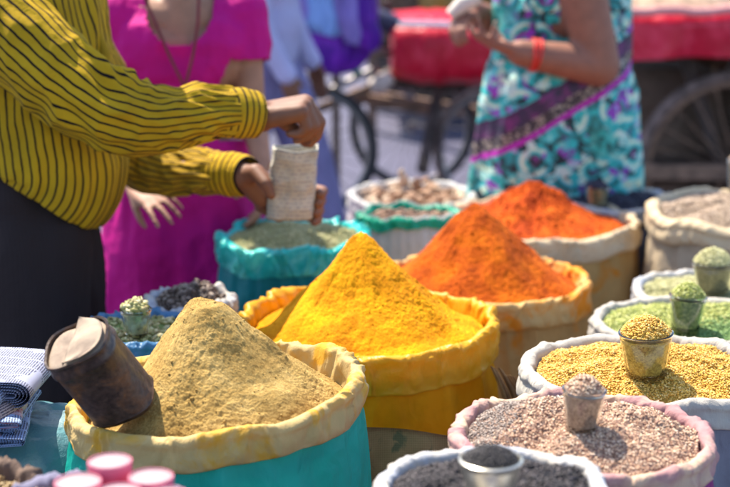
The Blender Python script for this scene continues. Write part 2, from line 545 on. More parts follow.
# --- cloth materials
C = {}
C['teal'] = m_cloth('teal plastic sack', (.03, .60, .50), trans=.5, rough=.35, dirt=.15)
C['cream_yellow'] = m_cloth('cream rim dusted yellow', (.62, .45, .19), dust=(.66, .36, .04), dust_amt=.35, trans=.2, rough=.6)
C['yellow'] = m_cloth('mustard sack', (.78, .41, .008), trans=.5, rough=.6, dirt=.4)
C['yellow_rim'] = m_cloth('turmeric stained rim', (.76, .41, .014), dust=(.70, .36, .01), dust_amt=.4, trans=.3, rough=.4)
C['tan_orange'] = m_cloth('tan rim dusted orange', (.70, .46, .18), dust=(.78, .28, .02), dust_amt=.35, trans=.22, rough=.6)
C['tan'] = m_cloth('tan sack', (.60, .39, .15), dust=(.66, .26, .03), dust_amt=.2, trans=.3)
C['beige'] = m_cloth('beige canvas', (.50, .40, .28), trans=.15)
C['beige_rim'] = m_cloth('beige canvas rim', (.68, .54, .35), trans=.2, dirt=.2)
C['white'] = m_cloth('white plastic weave', (.62, .60, .58), trans=.3, rough=.5, dirt=.15)
C['white_pink'] = m_cloth('pinkish white cloth', (.76, .68, .64), trans=.25, dirt=.15)
C['grey_white'] = m_cloth('grey white canvas', (.52, .48, .42), trans=.2, dirt=.25)
C['grey'] = m_cloth('grey sack', (.19, .19, .23), trans=.05, dirt=.3)
C['blue_white'] = m_cloth('bluish white rim', (.52, .54, .60), dust=(.60, .55, .48), dust_amt=.5, trans=.25, dirt=.2)
C['turquoise'] = m_cloth('turquoise plastic rim', (.03, .62, .58), dust=(.16, .76, .68), dust_amt=.35, trans=.3, rough=.14, dirt=.3)
C['dark_teal'] = m_cloth('dark teal sack', (.012, .26, .30), trans=.3, rough=.5)
C['green'] = m_cloth('green plastic', (.02, .46, .28), trans=.35, rough=.3)
C['mauve'] = m_cloth('mauve stained rim', (.50, .27, .27), dust=(.60, .42, .30), dust_amt=.4, trans=.2, dirt=.3)
C['purple'] = m_cloth('purple sack', (.26, .04, .17), trans=.15)
C['blue'] = m_cloth('blue plastic', (.08, .22, .40), trans=.3, rough=.35)
C['brown'] = m_cloth('brown jute', (.15, .10, .075), trans=.05)
C['grey_violet'] = m_cloth('grey violet cloth', (.20, .19, .27), trans=.1)

OCT = octa(); ICO = ico(1)
# --- 1 front teal sack with the beige powder
S1 = sack('spice_sack', 'teal plastic sack with thick cream rolled rim, holding the beige powder heap', 216, 383, 304, .90,
          C['teal'], C['cream_yellow'], tube=.0120, cuff=.056, dip=.05, wr=.006, lob=.03, seed=1, tilt=(.022, 0), ratio=.96, bulge=1.6, nA=420)
beige_pw = m_powder('beige spice powder', (.23, .135, .035), (.36, .228, .068), (.50, .335, .118), 300)
heap(S1, 'beige powder heap with broad rounded top, in front of the yellow heap', beige_pw, .190, (-.022, .0),
     [(0, 1), (.10, .985), (.17, .95), (.25, .86), (.40, .66), (.62, .40), (.84, .15), (1, 0)], [(2, 2.6, .04), (3, .5, .03)], seed=2, rough=.0036, rings=300, spokes=820, lump=1.0, crumbs=350, crumb=.0012)
# --- 2 yellow
S2 = sack('spice_sack', 'mustard yellow sack with shiny yellow rolled rim under the turmeric heap', 366, 317, 262, .82,
          C['yellow'], C['yellow_rim'], tube=.0115, cuff=.075, dip=.035, wr=.007, lob=.03, seed=2, nA=420)
turm = m_powder('turmeric powder', (.46, .15, .001), (.64, .25, .002), (.80, .36, .004), 320)
heap(S2, 'bright yellow turmeric heap with a steep narrow peak', turm, .206, (-.012, .01),
     [(0, 1), (.05, .99), (.10, .95), (.16, .87), (.25, .74), (.4, .55), (.6, .34), (.8, .13), (1, 0)], [(3, 1.9, .035), (5, .3, .015)], seed=5, rough=.0034, rings=280, spokes=820, crumbs=250, crumb=.0010)
# --- 3 orange
S3 = sack('spice_sack', 'tan sack with orange dusted rolled rim right behind the yellow sack', 484, 276, 216, .75,
          C['tan'], C['tan_orange'], tube=.0115, cuff=.07, dip=.03, wr=.007, lob=.03, seed=3, nA=360)
orange = m_powder('orange spice powder', (.20, .028, .002), (.40, .068, .002), (.60, .135, .004), 300)
heap(S3, 'orange brown powder heap with a sharp straight sided cone', orange, .207, (-.022, .0),
     [(0, 1), (.04, .99), (.09, .94), (.16, .87), (.3, .73), (.55, .45), (.8, .17), (1, 0)], [(3, 3.4, .03)], seed=8, rough=.0042, rings=220, spokes=620, crumbs=700, crumb=.0012)
# --- 4 chilli
S4 = sack('spice_sack', 'tan canvas sack with pale rolled rim holding the red chilli heap', 536, 217, 202, .72,
          C['tan'], C['beige_rim'], tube=.0115, cuff=.07, dip=.03, wr=.007, lob=.03, seed=4, nA=300)
chilli = m_powder('chilli powder', (.22, .022, .004), (.43, .062, .006), (.62, .135, .012), 120)
heap(S4, 'red orange chilli heap with rounded lumpy top near the saree', chilli, .125, (-.01, .02),
     [(0, 1), (.08, .97), (.2, .82), (.4, .56), (.65, .26), (.85, .08), (1, 0)], [(2, .4, .04)], seed=9, rough=.010, rings=140, spokes=420, crumbs=1400, crumb=.0024)
# --- 5 teal mid
S5 = sack('spice_sack', 'dark teal sack with glossy turquoise rim below the paper packet', 293, 233, 150, .80,
          C['dark_teal'], C['turquoise'], tube=.012, cuff=.075, dip=.014, wr=.012, lob=.04, seed=5, nA=300)
m_fen = m_grain('pale green seeds', [(.30, .28, .12), (.42, .38, .18), (.36, .36, .16), (.50, .45, .26), (.24, .25, .10)])
b_fen = m_plain('seed bed green', (.24, .23, .11), .9, bump=.003, scale=120)
bed(S5, 'pale green seeds in the turquoise rimmed sack', m_fen, b_fen, (.0042, .0018, .0016), H=.022, seed=5, cover=2.6)
# --- 6 white back, roots
S6 = sack('spice_sack', 'small white sack of dried roots farthest back beside the street', 412, 192, 130, .70,
          C['white_pink'], C['white'], tube=.0115, cuff=.05, dip=.012, wr=.004, lob=.03, seed=6, nA=220)
# --- 7 green liner
S7 = sack('spice_sack', 'small white bag with bright green plastic liner between orange heap and roots', 410, 212, 108, .775,
          C['white'], C['green'], ratio=.8, tube=.013, cuff=.03, dip=.02, wr=.008, lob=.05, seed=7, nA=220)
m_dark = m_grain('brown dried buds', [(.16, .08, .05), (.24, .13, .08), (.10, .055, .04), (.33, .20, .12)])
b_dark = m_plain('brown bed', (.10, .06, .04), .9)
bed(S7, 'brown dried buds inside the green plastic liner', m_dark, b_dark, (.009, .006, .005), H=.006, seed=7, cover=2.0, base=ICO)
# --- 8 dark blue
S8 = sack('spice_sack', 'grey sack with bluish white rim full of near black seeds beside the saree', 618, 198, 120, .72,
          C['grey'], C['blue_white'], tube=.014, cuff=.05, dip=.012, wr=.005, lob=.03, seed=8, nA=220)
m_blk2 = m_grain('blue black seeds', [(.018, .016, .03), (.03, .027, .05), (.055, .05, .08), (.012, .01, .02)], .45)
b_blk = m_plain('black bed', (.02, .02, .028), .9)
bed(S8, 'blue black seeds in the back sack beside the saree', m_blk2, b_blk, (.0045, .0038, .0035), H=.012, seed=8, cover=1.8)
# --- 9 beige right
S9 = sack('spice_sack', 'large beige canvas sack of tan grain at the back right corner', 744, 207, 196, .78,
          C['beige'], C['beige_rim'], tube=.019, cuff=.065, dip=.012, wr=.004, lob=.04, seed=9, nA=300)
m_tan = m_grain('tan grain', [(.36, .26, .18), (.48, .36, .26), (.28, .19, .13), (.56, .44, .33)])
b_tan = m_plain('tan bed', (.24, .17, .11), .9)
bed(S9, 'tan grain filling the large beige canvas sack at the back', m_tan, b_tan, (.004, .0026, .0024), H=.03, seed=9, cover=2.0)
# --- 10 pale
S10 = sack('spice_sack', 'sack with bluish white rim of pale yellow green seeds between beige sack and fennel', 722, 288, 182, .74,
           C['grey'], C['blue_white'], ratio=.85, tube=.013, cuff=.05, dip=.014, wr=.0026, lob=.03, seed=10, nA=300)
m_pale = m_grain('pale seeds', [(.45, .42, .20), (.56, .53, .30), (.36, .35, .15)])
bed(S10, 'pale yellow green seeds in the sack behind the fennel', m_pale, b_fen, (.0042, .0022, .002), H=.012, seed=10, cover=2.0)
# --- 11 fennel
S11 = sack('spice_sack', 'sack with grey white rim heaped with bright green fennel seeds', 694, 319, 208, .78,
           C['grey'], C['grey_white'], ratio=.86, tube=.013, cuff=.05, dip=.014, wr=.0026, lob=.03, seed=11, nA=340)
m_gr = m_grain('green fennel', [(.30, .33, .07), (.42, .44, .12), (.20, .25, .045), (.54, .53, .22), (.34, .35, .08)])
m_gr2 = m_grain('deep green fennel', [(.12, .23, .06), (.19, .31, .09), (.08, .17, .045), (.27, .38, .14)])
b_gr = m_plain('fennel bed', (.16, .21, .06), .9)
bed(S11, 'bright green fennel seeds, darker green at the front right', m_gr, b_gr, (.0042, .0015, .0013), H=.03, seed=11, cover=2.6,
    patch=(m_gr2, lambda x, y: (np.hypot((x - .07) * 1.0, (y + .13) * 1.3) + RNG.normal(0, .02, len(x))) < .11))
# --- 12 yellow pulses
S12 = sack('spice_sack', 'grey sack with off-white canvas rim full of yellow moong pulses', 648, 366, 262, .86,
           C['grey'], C['grey_white'], ratio=.88, tube=.015, cuff=.055, dip=.014, wr=.0028, lob=.03, seed=12, nA=400)
m_yel = m_grain('yellow pulses', [(.62, .34, .05), (.72, .43, .09), (.48, .24, .03), (.76, .52, .17), (.66, .38, .06)])
b_yel = m_plain('pulse bed', (.38, .23, .03), .9)
bed(S12, 'small yellow pulses in the off-white rimmed sack', m_yel, b_yel, (.0029, .0019, .0017), H=.03, seed=12, cover=2.4)
# --- 13 mauve
S13 = sack('spice_sack', 'purple sack with crumpled mauve and tan rim of reddish brown seeds', 583, 430, 266, .90,
           C['purple'], C['mauve'], ratio=.95, tube=.012, cuff=.045, dip=.012, wr=.0045, lob=.04, seed=13, nA=420)
m_red = m_grain('reddish husk seeds', [(.50, .31, .20), (.64, .46, .31), (.30, .16, .10), (.74, .56, .41), (.55, .34, .22), (.22, .11, .08)])
m_gy = m_grain('grey brown seeds', [(.22, .17, .14), (.32, .25, .21), (.15, .11, .09), (.40, .33, .28)])
b_red = m_plain('husk bed', (.26, .16, .115), .9)
bed(S13, 'reddish tan seeds with a grey brown patch at the left', m_red, b_red, (.0027, .0014, .0012), H=.04, seed=13, cover=2.4,
    patch=(m_gy, lambda x, y: (x * .8 - y * .55 + .0 + RNG.normal(0, .012, len(x))) < -.085), wob=.12)
# --- 14 black
S14 = sack('spice_sack', 'grey sack with white and pale blue rim of black seeds at the bottom edge', 493, 485, 240, .95,
           C['grey'], C['blue_white'], ratio=.98, tube=.011, cuff=.04, dip=.012, wr=.0022, lob=.03, seed=14, nA=400)
m_blk = m_grain('black seeds', [(.022, .018, .020), (.035, .029, .031), (.06, .05, .054), (.014, .012, .014), (.10, .082, .085)], .6)
m_blkh = m_grain('heaped black seeds', [(.014, .012, .014), (.022, .019, .021), (.035, .03, .033)], .6)
bed(S14, 'black seeds in the white rimmed sack at the bottom edge', m_blk, b_blk, (.0028, .0019, .0017), H=.03, seed=14, cover=2.4)
# --- 15 cardamom
S15 = sack('spice_sack', 'bright blue plastic sack of green cardamom beside the dark trousers', 142, 328, 134, .84,
           C['blue_white'], C['blue'], ratio=1.0, tube=.011, cuff=.04, dip=.016, wr=.006, lob=.04, seed=15, nA=260)
m_card = m_grain('cardamom pods', [(.27, .25, .08), (.38, .35, .14), (.20, .19, .06), (.52, .46, .25), (.30, .24, .10)])
bed(S15, 'green cardamom pods in the bright blue sack', m_card, b_gr, (.0070, .0034, .0032), H=.014, seed=15, cover=2.2, base=ICO)
# --- 16 dark spice
S16 = sack('spice_sack', 'small sack with pale blue rim of dark dried cloves behind the cardamom', 190, 297, 90, .82,
           C['grey'], C['blue_white'], tube=.011, cuff=.04, dip=.012, wr=.006, lob=.05, seed=16, nA=220)
m_cl = m_grain('dark cloves', [(.11, .075, .055), (.18, .13, .10), (.07, .045, .035), (.26, .20, .16)])
bed(S16, 'dark dried cloves in the small pale blue rimmed sack', m_cl, b_dark, (.007, .004, .004), H=.035, seed=16, cover=2.2, base=ICO)
# --- 17 bottom-left grey sack with wheat
S17 = sack('spice_sack', 'grey violet cloth sack of wheat coloured grain in the bottom left corner', 74, 515, 240, .955,
           C['grey_violet'], C['grey_violet'], tube=.010, cuff=.04, dip=.012, wr=.006, lob=.03, seed=17, nA=300)
m_wh = m_grain('wheat grain', [(.42, .28, .12), (.54, .38, .18), (.32, .20, .08), (.62, .46, .24)])
b_wh = m_plain('wheat bed', (.25, .16, .07), .9)
bed(S17, 'wheat coloured grain around the pink tubs', m_wh, b_wh, (.0042, .0020, .0018), H=.012, seed=17, cover=2.2)
# --- 18 brown sack
S18 = sack('spice_sack', 'dark brown jute sack of brown seeds below the newspapers', -22, 484, 132, .92,
           C['brown'], C['brown'], tube=.012, cuff=.05, dip=.02, wr=.005, lob=.05, seed=18, nA=220)
bed(S18, 'brown seeds in the dark jute sack', m_wh, b_wh, (.0042, .0020, .0018), H=.01, seed=18, cover=2.0)

# ------------------------------------------------------------------ dried roots (ginger) in the white sack
rootm = m_plain('dried root', (.34, .20, .12), .85, var=.25, scale=30, bump=.004)
rootm2 = m_plain('pale dried root', (.52, .38, .26), .85, var=.2, scale=30, bump=.004)
def root_piece(loc, size, yaw, tilt, seed, label, mat):
    v, f = ico(3)
    d = perlin(v * 1.3 + seed * 3.3); d2 = perlin(v * 3 + seed)
    v = v * (1 + .55 * d + .25 * d2)[:, None] * np.array([size, size * .55, size * .5])
    M = (Matrix.Rotation(yaw, 3, 'Z') @ Matrix.Rotation(tilt, 3, 'Y'))
    v = v @ np.array(M.transposed()) + np.array(loc)
    o = mesh_obj('dried_root', v, f, mat)
    recentre(o, loc)
    return tag(o, label, 'dried root', 'dried roots in the white sack')
c6 = S6['c']; rr6 = random.Random(4)
rb, = [mesh_obj('root_crumbs', *(lambda r: (r[0], r[1]))(scatter(np.stack([c6.x + RNG.uniform(-1, 1, 900) * S6['Rin'] * .68, c6.y + RNG.uniform(-1, 1, 900) * S6['Rin'] * .68, S6['h'] - .035 + RNG.uniform(0, .01, 900)], -1), (.011, .008, .007), .8, .3, ICO)), rootm)]
tag(recentre(rb, (c6.x, c6.y, S6['h'] - .03)), 'broken bits of dried root under the larger pieces', 'root bits', kind='stuff')
k = 0
for ring_n, rf in ((1, 0), (7, .36), (13, .68), (17, .92)):
    for q in range(ring_n):
        a = 2 * PI * q / ring_n + rf * 3 + rr6.uniform(-.15, .15)
        r_ = S6['Rin'] * rf * .93
        root_piece((c6.x + math.cos(a) * r_, c6.y + math.sin(a) * r_, S6['h'] - .015 + (1 - rf) * .022 + rr6.uniform(0, .006)), rr6.uniform(.017, .026), rr6.uniform(0, 6), rr6.uniform(-.4, .4), k,
                   None, rootm)
        o_ = COL.objects[-1]; pale = rr6.random() > .55
        if pale: o_.data.materials[0] = rootm2
        where = {1: 'at the very centre', 7: 'in the inner ring', 13: 'in the middle ring', 17: 'in the outer ring against the rim'}[ring_n]
        o_['label'] = ('pale' if pale else 'brown') + ' dried root ' + where + ' of the white sack'
        o_['group'] = ('pale' if pale else 'brown') + ' roots ' + where + ' of the white sack'
        k += 1
top6 = at_d(408, 176, c6.y)
for j, (px, py, s_, t_, m_, lab) in enumerate(((403, 178, .030, 1.2, rootm2, 'largest pale root standing upright on top of the root pile'),
                                       (417, 184, .026, .9, rootm, 'brown forked root leaning at the right of the pale upright one'),
                                       (424, 180, .018, .5, rootm, 'small brown root at the tip of the pile'),
                                       (407, 190, .030, .1, rootm2, 'pale root lying flat under the upright one'))):
    p = at_d(px, py, c6.y)
    root_piece(p, s_, .3 + j, t_, 50 + j, lab, m_)['group'] = 'roots on top of the pile'

# ------------------------------------------------------------------ glass tumblers full of spice
def m_glass():
    n = NT('clear glass')
    n.set(Base_Color=(.95, .97, .95), Roughness=.03)
    n.b.inputs['Transmission Weight'].default_value = 1
    n.b.inputs['IOR'].default_value = 1.45
    return n.m
GLASS = m_glass()
def m_fill(name, lo, hi, scale=330):
    n = NT(name); c = n.coord()
    v = n.vor(c, scale, 'Color'); s = n.new('ShaderNodeSeparateColor'); n.link(v, s.inputs[0])
    n.set(Base_Color=n.ramp(s.outputs[0], [(.1, lo), (.9, hi)]), Roughness=.7, Normal=n.bump(n.vor(c, scale), .6, .001))
    return n.m
def tumbler(label, S, bx, by, topw, hpx, grain_m, fill_m, gsize, name='glass_tumbler', wall=GLASS, bottom=.72, sink=.002, heaph=.45, gbase=None, ribs=0, lean=(0, 0)):
    p = surf_at(S, bx, by)
    s = mpp(p); R = topw * s / 2; Hh = hpx * s / math.cos(PITCH + .08)
    rt = thing(name, label, 'tumbler', (p.x, p.y, p.z - sink), 'tumblers standing in the spices')
    z0 = p.z - sink; Rb = R * bottom; w = .0026
    b = MB()
    out = [(0.0, 0), (Rb * .9, 0), (Rb, .002)] + [(Rb + (R - Rb) * u, .002 + (Hh - .004) * u) for u in (.15, .3, .5, .7, .85, .97)] + [(R + .0012, Hh - .002), (R + .0012, Hh), (R - w * .5, Hh + .0014), (R - w, Hh)]
    inn = [(Rb - w + (R - Rb) * u, .002 + (Hh - .004) * u) for u in (.97, .85, .7, .5, .3, .15)] + [(Rb - w, .011), (0.0, .010)]
    b.lathe(out + inn, (p.x, p.y, z0), 64)
    if ribs:
        V_ = np.array(b.v); a_ = np.arctan2(V_[:, 1] - p.y, V_[:, 0] - p.x); k_ = 1 + .012 * np.cos(a_ * ribs) * ((V_[:, 2] - z0) < Hh * .8)
        V_[:, 0] = p.x + (V_[:, 0] - p.x) * k_; V_[:, 1] = p.y + (V_[:, 1] - p.y) * k_; b.v = [tuple(v) for v in V_]
    b.build('tumbler_wall', wall, rt, True)
    f = MB()
    f.lathe([(0, .0125), (Rb - w - .0025, .0127)] + [(Rb - w - .0008 + (R - Rb) * u, .002 + (Hh - .004) * u) for u in (.15, .3, .5, .7, .85, .93)] + [(0, Hh * .96)], (p.x, p.y, z0), 64)
    f.build('spice_fill', fill_m, rt, True)
    rng = np.random.default_rng(int(bx))
    n = int(min(6000, 5.5 * R * R / (gsize[0] * gsize[1])))
    q = np.sqrt(rng.random(n)); a = rng.random(n) * 2 * PI
    rr = q * (R - w * 1.9)
    zz = z0 + Hh - .001 + (R * heaph * 1.35) * np.cos(q * PI / 2 * .98) ** .75 * rng.random(n) ** .15
    pts = np.stack([p.x + rr * np.cos(a), p.y + rr * np.sin(a), zz], -1)
    v, fc = scatter(pts, gsize, .5, .2, gbase, rng=rng)
    # dome under the grains
    N = 40; M = 10
    th = np.linspace(0, 2 * PI, N, endpoint=False)
    dome = np.array([np.stack([p.x + (R - w * 2) * t * np.cos(th), p.y + (R - w * 2) * t * np.sin(th), th * 0 + z0 + Hh - .002 + R * heaph * 1.22 * max(0, math.cos(t * PI / 2)) ** .75], -1) for t in np.linspace(0, 1, M)])
    Q = grid_faces(M, N); T = np.concatenate([Q[:, [0, 1, 2]], Q[:, [0, 2, 3]]])[:, ::-1]
    VV = np.concatenate([dome.reshape(-1, 3), v]); FF = np.concatenate([T, fc + N * M])
    fm = np.ones(len(FF), int); fm[:len(T)] = 0
    mesh_obj('heaped_grain', VV, FF, None, rt, mats=[fill_m, grain_m], fmat=fm)
    rt.rotation_euler = (lean[0], lean[1], 0)
    return rt
f_red = m_fill('red fill', (.24, .15, .10), (.46, .31, .22)); f_yel = m_fill('yellow fill', (.34, .22, .03), (.58, .42, .08))
f_gr = m_fill('green fill', (.13, .18, .04), (.36, .40, .12)); f_blk = m_fill('black fill', (.03, .025, .03), (.09, .075, .08))
f_pale = m_fill('pale fill', (.14, .14, .07), (.30, .30, .17)); f_card = m_fill('cardamom fill', (.22, .20, .09), (.40, .38, .18), 140)
f_olive = m_fill('olive fill', (.13, .12, .07), (.28, .25, .14))
f_brown = m_fill('tan fill', (.38, .24, .13), (.55, .38, .22))
tumbler('clear glass of reddish tan seeds standing alone on the mauve rimmed sack', S13, 581, 430, 43, 43, m_red, f_red, (.0032, .0016, .0014), heaph=.5, lean=(.03, .04), bottom=.70)
tumbler('ribbed clear glass heaped with yellow pulses', S12, 646, 376, 53, 45, m_yel, f_yel, (.0033, .0021, .0019), heaph=.5, ribs=14, lean=(.04, -.05))
tumbler('clear glass heaped with bright green fennel on the fennel sack', S11, 685, 324, 37, 36, m_gr, f_gr, (.0042, .0017, .0015), heaph=.55, lean=(-.03, .06))
tumbler('dim glass heaped with pale yellow green seeds behind the fennel glass', S10, 713, 293, 42, 32, m_pale, f_olive, (.0042, .0022, .002), heaph=.5, bottom=.68, lean=(.02, -.04))
tumbler('tiny dark glass of black seeds in front of the saree', S8, 597, 207, 24, 20, m_blk2, f_pale, (.0042, .0036, .0034), bottom=.8, heaph=.4)
tumbler('shiny pale metal cup of black seeds at the bottom edge', S14, 490, 497, 62, 40, m_blkh, f_olive, (.0028, .0019, .0017), heaph=.34, wall=m_plain('pale metal cup', (.62, .58, .48), .28, .85, var=.05), name='metal_cup')
tumbler('small glass heaped with green cardamom pods', S15, 137, 343, 31, 27, m_card, f_card, (.0085, .0042, .004), gbase=ICO, heaph=.5)
tumbler('tan tumbler at the right edge on the large beige sack', S9, 736, 196, 20, 36, m_tan, f_brown, (.004, .0026, .0024))

# ------------------------------------------------------------------ rusty tin can pushed into the beige heap
def m_rust():
    n = NT('rusty tin'); c = n.coord()
    f = n.noise(c, 26, 7, .65, .5); g = n.noise(c, 120, 4)
    col = n.ramp(f, [(.34, (.022, .016, .016)), (.50, (.050, .032, .027)), (.62, (.13, .060, .028)), (.72, (.26, .115, .035))])
    n.set(Base_Color=n.mix(.25, col, n.ramp(g, [(.3, (.02, .015, .013)), (.7, (.22, .15, .11))])), Roughness=n.ramp(f, [(.4, .38), (.65, .8)]), Metallic=.45,
          Normal=n.bump(g, .5, .002))
    return n.m
RUST = m_rust()
def m_card(name, col, col2):
    n = NT(name); c = n.coord(); f = n.noise(c, 16, 6, .6, .4)
    n.set(Base_Color=n.ramp(f, [(.35, col2), (.6, col)]), Roughness=.8, Normal=n.bump(n.noise(c, 40, 5), .4, .004)); return n.m
CARD = m_card('worn beige lining', (.36, .27, .19), (.20, .14, .10))
def make_can():
    a = at_d(76, 343, 2.29); b = at_d(124, 402, 2.35)
    ax = (a - b).normalized(); Lc = (a - b).length
    R = .054
    rt = thing('tin_can', 'rusty brown tin can stuck slantwise into the beige powder', 'tin can', b)
    x = ax.cross(Vector((0, 1, .3))).normalized(); y = ax.cross(x).normalized()
    M = Matrix((x, y, ax)).transposed()
    m = MB()
    m.lathe([(0, -.004), (R * .97, -.004), (R, 0), (R + .002, .003), (R, .006), (R, Lc * .5), (R, Lc - .03), (R + .002, Lc - .027), (R + .0025, Lc - .022), (R + .002, Lc - .018), (R, Lc - .015), (R, Lc - .004), (R + .0025, Lc - .001), (R + .001, Lc + .002), (R - .002, Lc), (R - .002, Lc - .05), (0, Lc - .052)], b, 72, M)
    # dents and flattened sides
    Mi = np.array(M); V = (np.array(m.v) - np.array(b)) @ Mi
    aa = np.arctan2(V[:, 1], V[:, 0]); kk = (np.abs(np.cos(aa)) ** 3.4 + np.abs(np.sin(aa)) ** 3.4) ** (-1 / 3.4)
    V[:, 0] *= kk * .97; V[:, 1] *= kk * .80
    V = V @ Mi.T + np.array(b); V = V + (perlin(V * 22) * .0035)[:, None] * np.array(y)[None, :] + (perlin(V * 60 + 5) * .001)[:, None]
    m.v = [tuple(v) for v in V]
    m.build('can_wall', RUST, rt, True)
    # lid of beige lining, cut and half folded
    lid = []
    N = 48
    for (r, z) in ((0, .0), (R * .5, .001), (R * .85, .0), (R * .96, -.004)):
        ring = []
        for j in range(N):
            t = 2 * PI * j / N
            kk = (abs(math.cos(t)) ** 3.4 + abs(math.sin(t)) ** 3.4) ** (-1 / 3.4)
            p = Vector((r * .97 * kk * math.cos(t), r * .8 * kk * math.sin(t), Lc - .002 + z + .006 * perlin(np.array([[r * 30 * math.cos(t), r * 30 * math.sin(t), 2.]]))[0]))
            ring.append((M @ p + b)[:])
        lid.append(ring)
    mesh_obj('inner_lid', np.array(lid), grid_faces(4, N), CARD, rt)
    # raised flap: a bent half disc
    nU, nV = 16, 10
    P = []
    fold = (x * .25 + y * .97).normalized(); fold = (fold - ax * fold.dot(ax)).normalized(); out = ax.cross(fold)
    if out.x < 0: out = -out
    for side in (0, 1):
        for i in range(nU):
            u = -1 + 2 * i / (nU - 1); row = []
            wv = R * .98 * math.sqrt(max(0, 1 - u * u)) + .004
            for j in range(nV):
                v = j / (nV - 1)
                h = .006 * math.sin(v * PI * .9) * (1 - .4 * u * u) + .004 + .0015 * math.sin(u * 5 + v * 3)
                p = b + ax * (Lc + h + side * .0015) + fold * (u * R * .86) + out * (wv * v * .98 - .006)
                row.append(p[:])
            P.append(row)
    P = np.array(P).reshape(2, nU, nV, 3)
    F = list(map(tuple, grid_faces(nU, nV, False))) + [tuple(reversed([q + nU * nV for q in f])) for f in grid_faces(nU, nV, False).tolist()]
    B = nU * nV
    for i in range(nU - 1):
        F.append((i * nV, i * nV + B, (i + 1) * nV + B, (i + 1) * nV)); F.append((i * nV + nV - 1, (i + 1) * nV + nV - 1, (i + 1) * nV + nV - 1 + B, i * nV + nV - 1 + B))
    for j in range(nV - 1):
        F.append((j, j + 1, j + 1 + B, j + B)); q = (nU - 1) * nV; F.append((q + j, q + j + B, q + j + 1 + B, q + j + 1))
    mesh_obj('torn_flap', P.reshape(-1, 3), F, CARD, rt)
make_can()

# ------------------------------------------------------------------ pink tubs with white tops
PINK = m_plain('pink plastic', (.62, .14, .22), .4, var=.06)
TUBW = m_plain('white tub top', (.32, .21, .22), .5, var=.06, scale=60, bump=.001)
for i, (px, py, w, lab) in enumerate(((110, 465, 45, 'rearmost pink tub with white top, beside the teal sack'), (151, 476, 46, 'pink tub with white top at the right of the five'),
                       (78, 481, 48, 'leftmost pink tub with white top, next to the wheat grain'), (119, 491, 46, 'pink tub cut by the bottom edge between the other four'), (167, 494, 44, 'pink tub at the lower right, mostly below the frame'))):
    p = at_h(px, py, .998); s = mpp(p); R = w * s / 2
    zb = (surf_z(S17, p.x, p.y) if math.hypot(p.x - S17['c'].x, p.y - S17['c'].y) < S17['Rin'] else .955 - .0) - .004
    zt = .998 + (.006 if i == 0 else 0)
    rt = thing('spice_tub', lab, 'tub', (p.x, p.y, zb), 'pink tubs with white tops')
    m = MB(); hh = zt - zb
    m.lathe([(0, 0), (R * .9, 0), (R * .93, .002), (R * .99, hh - .006), (R, hh - .002), (R * .985, hh), (R * .95, hh), (R * .94, hh - .006), (0, hh - .006)], (p.x, p.y, zb), 56); m.build('tub_wall', PINK, rt, True)
    m = MB(); m.lathe([(0, hh - .0055), (R * .935, hh - .0055), (R * .935, hh - .0005), (R * .9, hh + .0005), (R * .86, hh - .0015), (R * .5, hh - .001), (0, hh - .0005)], (p.x, p.y, zb), 56)
    m.build('lid', TUBW, rt, True)

# ------------------------------------------------------------------ closed bundle and newspapers on it
def blob_sack(name, label, c, rx, ry, h, mat, seed=0, cat='sack'):
    N = 120; P = []
    for k, u in enumerate(np.linspace(0, 1, 60)):
        a = u * PI
        P.append((abs(math.sin(a)) ** .45, .5 - .5 * (abs(math.cos(a)) ** .7) * (1 if a < PI / 2 else -1)))
    th = np.linspace(0, 2 * PI, N, endpoint=False); V = []
    for r, z in P:
        q = np.stack([np.cos(th) * 2.2, np.sin(th) * 2.2, th * 0 + z * 5 + seed * 3], -1)
        d = 1 + .05 * perlin(q) + .06 * (ridge(q * 1.8) - .6)
        V.append(np.stack([c[0] + rx * r * d * np.cos(th), c[1] + ry * r * d * np.sin(th), z * h * (1 + .02 * perlin(q)) + th * 0], -1))
    o = mesh_obj(name, np.array(V), grid_faces(len(P), N), mat)
    recentre(o, (c[0], c[1], 0)); return tag(o, label, cat)
TARP = m_cloth('faded teal tarpaulin', (.08, .20, .23), dust=(.22, .30, .32), dust_amt=.3, trans=0, rough=.5)
pb = at_h(45, 425, .80)
o_ = blob_sack('tied_bundle', 'faded teal tarpaulin bundle under the folded newspapers', (pb.x - .05, pb.y + .05), .20, .17, .80, TARP, 4, 'bundle')

def m_news(name, tint, pic=None):
    n = NT(name); uv = n.coord('UV'); s = sep(n, uv)
    # rows of type broken into words and columns
    rows = n.math('GREATER_THAN', n.math('SINE', n.math('MULTIPLY', s[1], 2 * PI / .0044)), -.25)
    wn_ = n.new('ShaderNodeTexNoise'); n.link(n.mapping(uv, (420, 263, 1)), wn_.inputs['Vector']); wn_.inputs['Scale'].default_value = 1; wn_.inputs['Detail'].default_value = 1
    words = n.math('GREATER_THAN', wn_.outputs['Fac'], .40)
    colm = n.math('GREATER_THAN', n.math('FRACT', n.math('MULTIPLY', s[0], 1 / .048)), .1)
    blk = n.math('GREATER_THAN', n.noise(uv, 16, 1), .42)
    ink = n.math('MULTIPLY', n.math('MULTIPLY', rows, words), n.math('MULTIPLY', colm, blk))
    f = n.noise(uv, 12, 3)
    paper = n.ramp(f, [(.3, tuple(x * .86 for x in tint)), (.7, tint)])
    col = n.mix(n.math('MULTIPLY', ink, .85), paper, (.03, .03, .06))
    if pic:
        pm = n.ramp(n.noise(uv, 7, 1), [(.60, 0.0), (.62, 1.0)])
        col = n.mix(n.math('MULTIPLY', pm, .8), col, n.ramp(n.noise(uv, 60, 3), [(.3, pic), (.7, (.55, .55, .6))]))
    n.set(Base_Color=col, Roughness=.85)
    n.translucent(col, .12)
    return n.m
